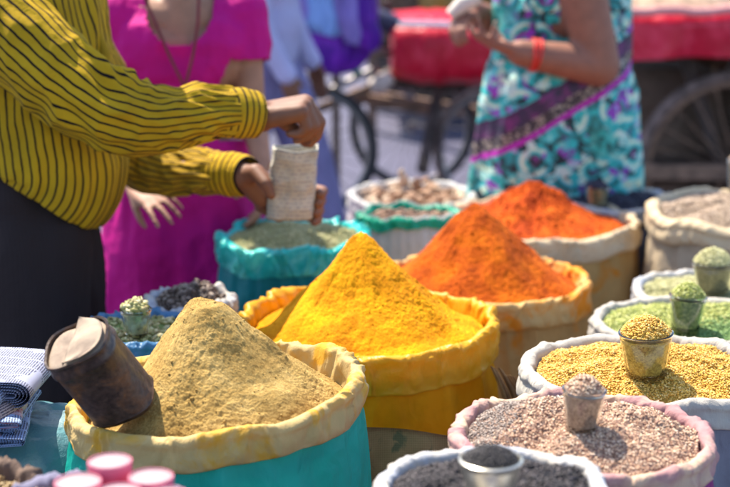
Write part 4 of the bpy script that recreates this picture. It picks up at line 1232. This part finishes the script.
# ---------------------------------------------------------------- generic standing person
def stand(label, x, y, ht, face, skin, arms, clothes, long=True, seed=0, voxel=.009, build=1.0, stride=0):
    """arms: list of (elbow, wrist, hand caps) for +1 left and -1 right side; returns frame points"""
    rt = thing('person', label, 'person', (x, y, 0))
    k = ht / 1.62; f = Vector(face).normalized(); sd = Vector((0, 0, 1)).cross(f).normalized()      # sd: the person's left
    P = lambda a, b, z: Vector((x, y, 0)) + f * a * k + sd * b * k + Vector((0, 0, z * k))
    hd = P(.02, 0, 1.50)
    caps = [(P(0, -.07, .88), .11 * k, P(0, .07, .88), .11 * k), (P(0, 0, .88), .10 * k, P(0, 0, 1.15), .10 * k), (P(0, -.06, 1.17), .10 * k, P(0, .06, 1.17), .10 * k), (P(0, 0, 1.2), .09 * k, P(0, 0, 1.34), .05 * k),
            (P(0, 0, 1.30), .05 * k, hd, .048 * k)]
    for e, arm in ((1, arms[0]), (-1, arms[1])):
        s_ = P(0, e * .155, 1.28); caps.append((P(0, e * .06, 1.26), .065 * k, s_, .052 * k))
        if arm: caps += [(s_, .048 * k * build, arm[0], .039 * k * build), (arm[0], .039 * k * build, arm[1], .025 * k * build)] + arm[2]
        caps += [(P(0, e * .085, .86), .085 * k, P(.02 + stride * .5 * e, e * .09, .46), .055 * k), (P(.02 + stride * .5 * e, e * .09, .46), .052 * k, P(stride * e, e * .09, .08), .034 * k), (P(stride * e - .03, e * .09, .035), .03 * k, P(stride * e + .14, e * .10, .022), .022 * k)]
    caps += head_caps(hd, f, s=k)
    remesh('body', caps, skin, rt, voxel, 3)
    remesh('hair', hair_caps(hd, f, k, long), HAIR, rt, .012, 3); eyes(hd, f, rt, k)
    clothes(rt, P, k)
    return rt

# girl in magenta
MAG = m_cloth('magenta cotton', (.60, .010, .24), trans=.2, rough=.7, dirt=.2, stain_scale=5)
CORD = m_plain('dark red cord', (.16, .012, .02), .6)
def girl():
    G = globals(); at_d = lambda a, b, D: G['at_d'](a, b, D + .22)
    g = at_d(183, 60, 4.0)
    x, y = g.x, 4.22
    el1 = at_d(250, 100, 3.98); wr1 = at_d(262, 165, 3.85)
    el2 = at_d(112, 130, 3.95); wr2 = at_d(136, 188, 3.74)
    kn = at_d(152, 197, 3.68)
    h1 = hand(wr1, (0, -.2, -1), (-1, 0, 0), (0, -1, 0), [(.3, .4, .3)] * 4)
    h2 = hand(wr2, kn - wr2, (0.1, .5, -1), (.4, -.8, -.3), [(.15, .25, .2), (.2, .25, .2), (.25, .3, .2), (.35, .3, .2)], spread=.16, r=.95)
    def cl(rt, P, k):
        nk = P(.02, 0, 1.30)
        fs = Vector((0, -1, 0))
        caps = [(P(0, -.07, 1.20), .122 * k, P(0, .07, 1.20), .122 * k), (P(0, 0, 1.1), .118 * k, P(0, 0, .9), .135 * k), (P(.035, -.06, 1.16), .085 * k, P(.035, .06, 1.16), .085 * k),
                (P(0, -.05, .9), .14 * k, P(0, -.10, .48), .17 * k), (P(0, .05, .9), .14 * k, P(0, .10, .48), .17 * k), (P(0, 0, .9), .14 * k, P(0, 0, .48), .17 * k)]
        for e, el in ((1, el1), (-1, el2)):
            s_ = P(0, e * .155, 1.275)
            caps += [(P(0, e * .08, 1.26), .075 * k, s_, .066 * k), (s_, .068 * k, s_.lerp(el, .62), .066 * k)]
        def cut(p):
            a = ((p[:, 0] - nk.x) / .088) ** 2 + ((p[:, 1] - (nk.y - .07)) / .16) ** 2 + ((p[:, 2] - (nk.z + .025)) / .115) ** 2 < 1
            a |= (p[:, 2] > nk.z + .045) & (np.abs(p[:, 0] - nk.x) < .10)
            for e, el in ((1, el1), (-1, el2)):
                s_ = P(0, e * .155, 1.275); ax = (el - s_).normalized(); c_ = s_.lerp(el, .56)
                d = (p - np.array(c_)) @ np.array(ax); r = np.linalg.norm(p - np.array(c_) - d[:, None] * np.array(ax)[None], axis=1)
                a |= (d > 0) & (r < .10) & (d < .2)
            a |= p[:, 2] < .42
            return a
        remesh('dress', caps, MAG, rt, .0065, 4, cut=cut, disp=lambda p: .014 * perlin(p * np.array([15, 15, 2.4])) + .007 * (ridge(p * np.array([11, 11, 6]) + 3) - .6) + .004 * perlin(p * 24))
        for q in (-1, 1):
            t = MB(); t.tube([at_d(185 + (q * 14 if q > 0 else -42), -6, 3.88), at_d(185 + (q * 13 if q > 0 else -30), 22, 3.865), at_d(185 + (q * 8 if q > 0 else -16), 55, 3.85), at_d(185, 88, 3.84)], .0042, 8)
            t.build('neck_cord', CORD, rt, True)
    stand('person in a magenta dress standing behind the striped shirt', x, y, 1.67, (.15, -1, 0), SKIN2, ((el1, wr1, h1), (el2, wr2, h2)), cl, voxel=.007)
girl()

# woman in the flowered saree
def m_saree():
    n = NT('flowered saree'); c = n.coord('Object')
    s = sep(n, c)
    cc = n.new('ShaderNodeCombineXYZ'); n.link(s[0], cc.inputs[0]); n.link(s[2], cc.inputs[1])
    v2 = cc.outputs[0]
    d = n.vor(v2, 9.5)                                   # medallions
    ring = n.ramp(d, [(0, (.02, .012, .06)), (.08, (.30, .36, .75)), (.14, (.40, .01, .42)), (.22, (.008, .05, .05)), (.30, (.03, .50, .48)), (.40, (.72, .74, .52)), (.47, (.03, .50, .55)), (.58, (.005, .05, .04)), (.72, (.05, .55, .55)), (.85, (.66, .70, .45))])
    small = n.ramp(n.vor(v2, 34, 'Color'), [(.30, (.003, .02, .03)), (.36, (.01, .34, .33)), (.55, (.02, .46, .44)), (.66, (.55, .68, .60)), (.72, (.45, .60, .55)), (.75, (.30, .02, .46)), (.9, (.01, .10, .12))])
    f = n.noise(v2, 26, 3)
    col = n.mix(n.ramp(f, [(.46, 0.0), (.52, 1.0)]), ring, small)
    # skirt panel falls plain teal with small figures outside the medallion band
    col = n.mix(n.ramp(n.noise(v2, 3.2, 1), [(.56, 0.), (.62, 1.)]), col, n.ramp(n.vor(v2, 60, 'Color'), [(.2, (.006, .10, .09)), (.6, (.02, .36, .31)), (1, (.08, .48, .42))]))
    # diagonal border: magenta line with a dark spotted strip above it
    b = n.math('SUBTRACT', s[2], n.math('MULTIPLY', s[0], .61))
    line = n.ramp(b, [(0, 0.0), (1, 0.0)])
    def band(lo, hi):
        return n.math('MULTIPLY', n.math('GREATER_THAN', b, lo), n.math('LESS_THAN', b, hi))
    spot = n.ramp(n.vor(v2, 70), [(.3, (.35, .28, .22)), (.5, (.04, .025, .03))])
    col = n.mix(band(.973, 1.015), col, spot)
    col = n.mix(band(1.015, 1.07), col, n.ramp(f, [(.45, (.035, .015, .05)), (.7, (.20, .02, .16))]))
    col = n.mix(band(.956, .975), col, (.40, .005, .34))
    n.set(Base_Color=col, Roughness=.6, Normal=n.bump(n.noise(c, 40, 4), .4, .006))
    n.translucent(col, .1)
    return n.m
def woman():
    D = 4.95
    g = at_d(562, 60, D); x = g.x
    sh = at_d(600, -32, D - .16); el = at_d(599, 66, D - .20); wr = at_d(520, 53, D - .24)
    el2 = at_d(530, 40, D + .17); wr2 = at_d(472, 12, D + .02)
    kn = at_d(480, 40, D - .25)
    ha = hand(wr, kn - wr, (-.2, .2, 1), (-.3, 1, .1), [(.25, .5, .3), (.2, .4, .3), (.45, .5, .3), (.75, .7, .4)], thumb=(.6, .5, .2), r=1.05)
    hb = hand(wr2, at_d(452, 26, D - .1) - wr2, (.1, -.3, -1), (0, -1, .1), [(.5, .6, .3), (.5, .7, .4), (.5, .7, .4), (.6, .8, .4)], thumb=(.5, .7, .2), r=1.05)
    SAR = m_saree()
    def cl(rt, P, k):
        caps = [(P(0, -.05, 1.2), .130, P(0, .05, 1.2), .130), (P(.09, 0, 1.20), .125, P(.08, 0, 1.0), .14), (P(-.08, 0, 1.20), .12, P(-.07, 0, 1.0), .14), (P(0, 0, 1.15), .135, P(0, 0, .98), .15), (P(0.0, -.03, .95), .17, P(0, .03, .95), .17)]
        for a in (-.09, 0, .09):
            for b in (-.05, .05):
                caps.append((P(a * .8, b, .93), .15, P(a * 1.5, b * 1.5, .12), .17))
        caps += [(P(.20, .0, 1.0), .035, P(.27, .02, .15), .05), (P(.17, .06, 1.05), .03, P(.25, .1, .15), .05), (P(.12, .1, 1.2), .04, P(.20, .03, .9), .05)]
        for e in (-1, 1):
            caps.append((P(0, e * .08, 1.25), .085, P(0, e * .155, 1.27), .082))
        caps.append((P(0, .155, 1.27), .082, P(0, .155, 1.27).lerp(el, .06), .078)); caps.append((P(0, -.155, 1.27), .080, P(0, -.155, 1.27).lerp(el2, .3), .074))
        remesh('saree', caps, SAR, rt, .011, 3, cut=lambda p: (p[:, 2] > 1.33 * k) | (p[:, 2] < .05), disp=lambda p: .014 * perlin(p * np.array([15, 15, 2])) + .008 * (ridge(p * np.array([20, 20, 2.5]) + 4) - .6))
        t = MB(); ax = (wr - el).normalized(); o1 = ax.orthogonal().normalized(); o2 = ax.cross(o1)
        for q in (0, 1, 2):
            cc = wr - ax * (.035 + q * .009)
            t.tube([cc + o1 * math.cos(a) * .047 + o2 * math.sin(a) * .047 + ax * .004 * math.sin(a + q) for a in np.linspace(0, 2 * PI, 24, endpoint=False)], .0042, 8, True)
        t.build('bangle', m_plain('red bangle', (.60, .03, .02), .4), rt, True)
    stand('person in a flowered teal saree with red bangles, standing behind the chilli heap', x, D, 1.75, (-1, -.1, 0), m_skin('saree skin', (.26, .10, .06)), ((el, wr, ha), (el2, wr2, hb)), cl, build=1.5)
    c = at_d(470, 4, D - .05)
    o = MB(); o.tube([c + Vector((-.06, 0, -.035)), c + Vector((-.02, 0, .0)), c + Vector((.03, .0, .02))], [.018, .028, .02], 14)
    q = o.build('cloth_purse', m_plain('cream cloth purse', (.62, .52, .44)), None, True); recentre(q, c); tag(q, 'small cream purse in the hands of the saree wearer', 'purse')
woman()

# ---------------------------------------------------------------- far people
BLUEW = m_cloth('pale blue cotton', (.50, .48, .72), trans=.15, stain_scale=4)
NAVY = m_cloth('navy cloth', (.20, .18, .34), trans=0)
PURP = m_cloth('purple satin', (.11, .008, .36), dust=(.20, .02, .48), dust_amt=.3, trans=.15, rough=.4)
LBLU = m_cloth('light blue cloth', (.26, .42, .80), trans=.1)
def far_person(label, px, D, ht, face, top, low, flare=False, extra=None):
    g = at_d(px, 60, D)
    f = Vector(face).normalized(); sd = Vector((0, 0, 1)).cross(f)
    k = ht / 1.62
    P = lambda a, b, z: Vector((g.x, D, 0)) + f * a * k + sd * b * k + Vector((0, 0, z * k))
    arms = []
    for e in (1, -1):
        el = P(.03, e * .20, 1.03); wr = P(.14, e * .19, .84)
        arms.append((el, wr, hand(wr, (f * .3 + Vector((0, 0, -1))), -sd * e, f, [(.3, .4, .3)] * 4)))
    def cl(rt, P, k):
        caps = [(P(0, -.07, 1.2), .125 * k, P(0, .07, 1.2), .125 * k), (P(0, 0, 1.15), .12 * k, P(0, 0, .92), .14 * k), (P(0, 0, .95), .14 * k, P(0, 0, 1.0), .15 * k)]
        for e, a in ((1, arms[0]), (-1, arms[1])):
            s_ = P(0, e * .155, 1.27); caps += [(P(0, e * .08, 1.25), .075 * k, s_, .066 * k), (s_, .066 * k, a[0], .056 * k), (a[0], .055 * k, a[1], .045 * k)]
        remesh('shirt', caps, top, rt, .014, 3, cut=lambda p: (p[:, 2] > 1.335 * k), disp=lambda p: .016 * perlin(p * np.array([12, 12, 3])))
        tc = []
        for e in (-1, 1): tc += [(P(0, e * .08, .85), .12 * k, P(.03 + .13 * e, e * .08, .45), .095 * k), (P(.03 + .13 * e, e * .08, .45), .095 * k, P(.25 * e, e * .09, .10), .085 * k)]
        remesh('trousers', tc, low, rt, .014, 3, disp=lambda p: .012 * perlin(p * np.array([14, 14, 4])))
        if extra: extra(rt, P, k)
    return stand(label, g.x, D, ht, face, SKIN, arms, cl, voxel=.012, stride=.25)
far_person('person in a pale blue shirt and navy trousers behind the magenta dress', 266, 6.6, 1.66, (1, -.25, 0), BLUEW, NAVY)
def drape():
    D = 7.45
    c = at_d(331, 30, D)
    zt = 1.62; zb = at_d(331, 74, D).z
    def dsp(q, u, th): return .03 * perlin(np.stack([q[:, 0] * 3.2, q[:, 1] * 3.2, q[:, 2] * 1.2], -1)) + .02 * perlin(np.stack([q[:, 0] * 8, q[:, 1] * 8, q[:, 2] * 2], -1))
    rt = thing('cloth_bundle', 'hanging purple, lavender and light blue cloths draped over a pole by the cycle', 'cloth bundle', (c.x, D, zb))
    loft('purple_cloth', [((c.x, D, zb), .05, .03), ((c.x, D, zb + .03), .13, .08), ((c.x, D, zb + .12), .19, .11), ((c.x, D, zb + .3), .22, .11), ((c.x, D, zb + .5), .18, .08), ((c.x, D, zt), .10, .05)], PURP, rt, 70, 100, side=(0, 1, 0), disp=dsp)
    LAV = m_cloth('lavender cloth', (.36, .28, .72), trans=.2)
    for (px_, w_, zb_, m_, nm) in ((322, .10, 34, LBLU, 'light_blue_cloth'), (300, .05, 22, LAV, 'lavender_strip'), (352, .055, 44, LAV, 'lavender_strip'), (366, .06, 50, PURP, 'purple_strip'), (338, .03, 30, LAV, 'lavender_strip')):
        q0 = at_d(px_, zb_, D - .13)
        loft(nm, [((q0.x, q0.y, q0.z), .012, w_ * .4), ((q0.x + .01, q0.y, q0.z + .05), .03, w_), ((q0.x - .01, q0.y, q0.z + .2), .035, w_ * .9), ((q0.x, q0.y + .05, zt - .02), .03, w_ * .6)], m_, rt, 50, 50, side=(1, 0, 0), disp=dsp)
    pm = MB(); pm.bar((c.x + .02, D + .12, 0), (c.x + .02, D + .12, 1.7), .04, .04, .004); pm.bar((c.x - .35, D + .06, 1.62), (c.x + .35, D + .06, 1.62), .035, .035, .004)
    o = pm.build('wooden_pole', m_plain('pole wood', (.14, .09, .07), .8)); recentre(o, (c.x + .02, D + .12, 0)); tag(o, 'upright wooden pole with a crossbar behind the purple cloth', 'pole')
drape()

# ---------------------------------------------------------------- carts and cycles in the street
WOODC = m_plain('old brown wood', (.20, .115, .075), .8, var=.3, scale=14, bump=.004)
WOODD = m_plain('dark weathered wood', (.075, .050, .042), .85, var=.3, scale=10, bump=.004)
REDC = m_cloth('red cloth', (.66, .006, .035), dust=(.72, .03, .07), dust_amt=.3, trans=.12, rough=.35, dirt=.25, stain_scale=3)
RUBBER = m_plain('tyre rubber', (.022, .021, .024), .75)
STEEL = m_plain('worn steel', (.22, .20, .20), .4, .8)
IRON = m_plain('rusty iron rim', (.17, .115, .10), .7, .2, var=.3)
def wheel(name, parent, c, R, axis, tyre_m, rim_m, tw=.028, spokes=20, sr=.0022, wood=False):
    c = Vector(c); ax = Vector(axis).normalized(); x = ax.orthogonal().normalized(); y = ax.cross(x)
    circ = lambda r, n=64, o=0: [c + x * r * math.cos(2 * PI * i / n) + y * r * math.sin(2 * PI * i / n) + ax * o for i in range(n)]
    if parent is None: raise ValueError
    w = MB(); w.tube(circ(R - tw * .5), tw * .5, 12, True); t = w.build(name, tyre_m, parent, True)
    m = MB(); m.tube(circ(R - tw * 1.15), tw * .3, 8, True); m.build('rim', rim_m, t, True)
    m = MB()
    for i in range(spokes):
        a = 2 * PI * i / spokes; s_ = (1 if i % 2 else -1)
        m.tube([c + ax * .02 * s_, c + x * (R - tw * 1.2) * math.cos(a) + y * (R - tw * 1.2) * math.sin(a)], sr, 6)
    m.build('spokes', rim_m, t, True)
    m = MB(); m.tube([c - ax * .035, c + ax * .035], .022, 12); m.build('hub', STEEL, t, True)
    return t
# right handcart: red cloth skirt over a plank bed, big wheels
def right_cart():
    D = 6.5
    a = at_d(628, 62, D); b = at_d(770, 66, D)
    top = at_d(660, 12, D).z; bot = at_d(660, 62, D).z
    rt = thing('handcart', 'wooden handcart with a red cloth skirt and large spoked wheels at the right', 'handcart', ((a.x + b.x) / 2 + .3, D + .5, 0))
    x0, x1 = a.x - .15, a.x + 1.9
    m = MB()
    for k in range(7): m.box(((x0 + x1) / 2, D + .10 + k * .145, top - .03), (x1 - x0, .135, .03), None, .004)
    m.build('plank_bed', WOODC, rt)
    m = MB()
    for yy in (D + .08, D + 1.0): m.bar((x0, yy, top - .08), (x1, yy, top - .08), .05, .06, .005)
    for xx in (x0 + .2, x0 + .9, x1 - .2): m.bar((xx, D + .05, top - .1), (xx, D + 1.02, top - .1), .05, .05, .005)
    m.build('bed_frame', WOODD, rt)
    # skirt
    nx, nz = 160, 26; V = []
    for s_ in (0, 1):
        for j in range(nz):
            for i in range(nx):
                u = i / (nx - 1); v = j / (nz - 1); xx = x0 + (x1 - x0) * u
                yy = D - .0 + .018 * math.sin(xx * 13 + 2 * v) * (.3 + v) + .012 * math.sin(xx * 29 + 1) * v - s_ * -.005 - .05 * math.sin(min(1, v * 3) * PI / 2) + .05
                V.append((xx, yy, top - (top - bot) * v + .008 * math.sin(xx * 6) + (.012 * math.sin(xx * 5 + 1) if j == nz - 1 else 0)))
    B = nx * nz; F = grid_faces(nz, nx, False).tolist(); F = F + [[q + B for q in f][::-1] for f in F]
    for i in range(nx - 1): F.append([i, i + 1, i + 1 + B, i + B]); q = (nz - 1) * nx; F.append([q + i, q + i + B, q + i + 1 + B, q + i + 1])
    mesh_obj('cloth_skirt', V, F, REDC, rt)
    # pale folded hem lying on the bed edge
    m = MB(); m.tube([(x0 + (x1 - x0) * k / 30, D - .005 + .012 * math.sin(k), top + .004 + .006 * math.sin(k * 1.7)) for k in range(31)], .018, 10); m.build('cloth_hem', m_cloth('faded pink hem', (.66, .30, .30), trans=.1), rt, True)
    wc = at_d(735, 158, D + .12)
    R = .42
    for yy in (D + .14, D + .98): wheel('wheel', rt, (wc.x, yy, R), R, (0, 1, 0), IRON, WOODC, .05, 24, .004)
    m = MB(); m.bar((wc.x, D + .1, R), (wc.x, D + 1.02, R), .05, .05); m.build('axle', STEEL, rt)
    m = MB()
    for yy in (D + .25, D + .88):
        m.bar((wc.x - .03, yy, R), (wc.x - .25, yy, top - .1), .04, .05); m.bar((wc.x + .03, yy, R), (wc.x + .25, yy, top - .1), .04, .05)
        m.bar((x0 + .1, yy, top - .1), (x0 + .1, yy, .0), .05, .05)
        m.bar((x0 + .1, yy, .40), (x1 - .2, yy, .34), .04, .06)
    m.build('undercarriage', WOODD, rt)
    m = MB()
    for k in range(5): m.box(((x0 + x1) / 2, D + 1.06, .12 + .15 * k), (x1 - x0, .025, .14), None, .003)
    m.build('back_boards', WOODD, rt)
    m = MB(); m.bar((x0 - .1, D + .02, at_d(680, 172, D).z), (x1, D + .02, at_d(680, 176, D).z), .05, .06, .005); m.build('low_beam', WOODC, rt)
    m = MB()
    for k in range(5): m.box(((x0 + x1) / 2, D + .30 + k * .14, .30), (x1 - x0 - .3, .13, .025), None, .003)
    m.build('lower_shelf', WOODC, rt)
    # goods on the bed
    heapm = m_plain('tan goods', (.46, .30, .20), .85, var=.3, scale=24, bump=.01)
    for q, (gx, gy, w_, lab) in enumerate(((x0 + .35, D + .35, .26, 'low tan heap of goods on the handcart near the saree'), (x0 + .95, D + .40, .30, 'low tan heap of goods in the middle of the handcart'), (x1 - .35, D + .42, .26, 'low tan heap of goods at the far end of the handcart'))):
        th = np.linspace(0, 2 * PI, 60, endpoint=False); VV = []
        for t in np.linspace(0, 1, 24):
            z = top - .012 + .10 * (1 - t ** 2) + .012 * perlin(np.stack([np.cos(th) * t * 6 + q * 4, np.sin(th) * t * 6, th * 0], -1)) * (1 - t)
            VV.append(np.stack([gx + w_ * t * np.cos(th), gy + w_ * .8 * t * np.sin(th), z], -1))
        Fq = grid_faces(24, 60)[:, ::-1].tolist(); Fq.append(list(range(23 * 60, 24 * 60))[::1])
        o = mesh_obj('goods_heap', np.array(VV), Fq, heapm); recentre(o, (gx, gy, top)); tag(o, lab, 'goods heap')
    # jute sacks stacked under the cart
    for q, (gx, w_, lab) in enumerate(((x0 + .36, .28, 'dark jute sack stored under the handcart near the saree'), (x0 + .95, .28, 'dark jute sack stored under the middle of the handcart'), (x0 + 1.5, .25, 'dark jute sack stored under the far end of the handcart'))):
        blob_sack('stored_sack', lab, (gx, D + .56), w_ + .06, .24, .50, C['brown'], q + 20)
        o = bpy.data.objects[-1] if False else None
right_cart()
for o in [o for o in COL.objects if o.name.startswith('stored_sack')]: o.location.z = .3125

def left_cart():
    D = 7.9
    rt = thing('cycle_cart', 'cycle cart with a sagging red cloth load bag and brown wooden shafts', 'cycle cart', (at_d(420, 90, D).x, D, 0))
    P = lambda px, py, dd=0: at_d(px, py, D + dd)
    # red bag: a rounded trough of cloth
    x0 = P(391, 40).x; x1 = P(535, 40).x; zt_ = P(430, 12).z; zb = P(430, 80).z
    nx, na = 70, 40; V = []
    for i in range(nx):
        u = i / (nx - 1); e = min(1, (min(u, 1 - u) * 4.5)) ** .5
        for j in range(na):
            a = 2 * PI * j / na
            cs_, sn = math.cos(a), math.sin(a)
            z = (zt_ + zb) / 2 + (zt_ - zb) / 2 * (abs(sn) ** .6) * (1 if sn > 0 else -1) * (.72 + .28 * e if sn < 0 else 1 - .10 * (1 - e))
            yy = D + .35 * (abs(cs_) ** .6) * (1 if cs_ > 0 else -1) * (.8 + .2 * e)
            n_ = .02 * perlin(np.array([[u * 12, sn * 2, cs_ * 2]]))[0]
            V.append((x0 + (x1 - x0) * u, yy + n_, z + n_ * .6))
    F = grid_faces(nx, na).tolist(); F.append(list(range(na))[::-1]); F.append(list(range((nx - 1) * na, nx * na)))
    mesh_obj('load_bag', V, F, REDC, rt)
    m = MB(); m.tube([(x0 + .03, D - .35, zt_ - .02), (x0 + .5, D - .37, zt_ - .03), (x1, D - .37, zt_ - .02)], .016, 10); m.build('chrome_rail', m_plain('bright rail', (.75, .72, .72), .12, .9, var=.02), rt, True)
    m = MB()
    m.bar(P(352, 96, -.1), P(440, 112, -.1), .05, .05, .006); m.build('wooden_shaft', WOODC, rt); m = MB(); m.bar(P(352, 92, .5), P(480, 112, .5), .05, .05, .006); m.build('wooden_shaft', WOODC, rt); m = MB(); m.bar(P(385, 76, -.05), P(520, 84, -.05), .05, .06, .006); m.build('wooden_shaft', WOODC, rt); m = MB()
    m.bar(P(300, 116, -.2), P(392, 80, -.2), .045, .045, .006)
    m.build('wooden_shaft', WOODC, rt)
    m = MB(); m.bar(P(440, 85, -.15), P(422, 172, -.45), .05, .05, .006); m.bar(P(398, 84, .1), P(386, 0, .1), .04, .04, .006); m.bar(P(392, 78, -.12), P(470, 80, -.12), .05, .10)
    m.build('prop_leg', WOODD, rt)
    w1 = at_d(412, 97, D + .3); wheel('wheel', rt, (w1.x, D + .3, .33), .33, (.15, 1, 0), RUBBER, STEEL, .035, 24)
    w3 = at_d(492, 110, D - .45); wheel('wheel', rt, (w3.x + .02, D - .45, .33), .33, (.55, 1, 0), IRON, STEEL, .04, 24)
    w2 = at_d(309, 100, D - .4); wheel('wheel', rt, (w2.x, D - .4, .33), .33, (-.1, 1, 0), RUBBER, STEEL, .04, 24)
    m = MB()
    for (a_, b_) in (((309, 97, -.4), (330, 40, -.4)), ((309, 100, -.4), (372, 70, -.3)), ((330, 40, -.4), (400, 55, -.2)), ((412, 97, .3), (400, 55, -.2)), ((372, 70, -.3), (412, 97, .3))):
        p, q = P(*a_), P(*b_)
        m.tube([p, q], .016, 10)
    m.build('cycle_frame', STEEL, rt, True)
    m = MB(); p = P(377, 24, -.2)
    m.tube([p + Vector((-.10, 0, 0)), p + Vector((0, 0, .02)), p + Vector((.10, 0, -.01))], [.03, .06, .05], 14); m.build('saddle', m_plain('dark saddle', (.03, .03, .07), .5), rt, True)
    o = MB(); p = P(381, 83, -.26); o.tube([p + Vector((-.05, 0, -.02)), p, p + Vector((.05, 0, .03))], [.03, .05, .03], 14)
    o.build('cloth_knot', m_plain('pale knot', (.62, .52, .46)), rt, True)
    o = MB(); p = P(356, 69, -.3); o.tube([p + Vector((-.02, 0, 0)), p + Vector((.02, 0, 0))], [.024, .024], 14)
    o.build('reflector', m_plain('green reflector', (.02, .42, .16), .3), rt, True)
left_cart()

# a dark stall far behind the cycle cart
def far_stall():
    D = 10.2
    a = at_d(372, 30, D); b = at_d(575, 30, D)
    rt = thing('market_stall', 'dark wooden market stall with brown goods far behind the cycle cart', 'stall', ((a.x + b.x) / 2, D, 0))
    x0, x1 = a.x, b.x
    m = MB()
    for k in range(12): m.box(((x0 + x1) / 2, D + .5, .09 + .165 * k), (x1 - x0, .03, .16), None, .004)
    m.build('back_wall', WOODD, rt)
    m = MB(); m.box(((x0 + x1) / 2, D + .1, .62), (x1 - x0 + .1, .8, .05), None, .006); m.build('counter', WOODC, rt)
    for xx in (x0, (x0 + x1) / 2, x1):
        m = MB(); m.bar((xx, D - .28, 0), (xx, D - .28, 2.0), .06, .06, .006); m.build('post', WOODC, rt)
    m = MB(); m.box(((x0 + x1) / 2, D + .1, 2.02), (x1 - x0 + .3, 1.0, .05), rot=Matrix.Rotation(.12, 3, 'X'), bev=.006); m.build('roof', WOODD, rt)
    cols = [C['brown'], C['tan'], m_plain('ochre goods', (.42, .20, .05), .8), NAVY, C['beige']]
    labs = ['brown sack', 'tan sack', 'ochre sack', 'navy sack', 'beige sack']
    for i in range(5):
        xx = x0 + .18 + (x1 - x0 - .36) * i / 4
        blob_sack('goods_sack', labs[i] + ' standing on the counter of the far dark stall', (xx, D + .1), .17, .16, .30, cols[i], 30 + i).location.z = .642
far_stall()
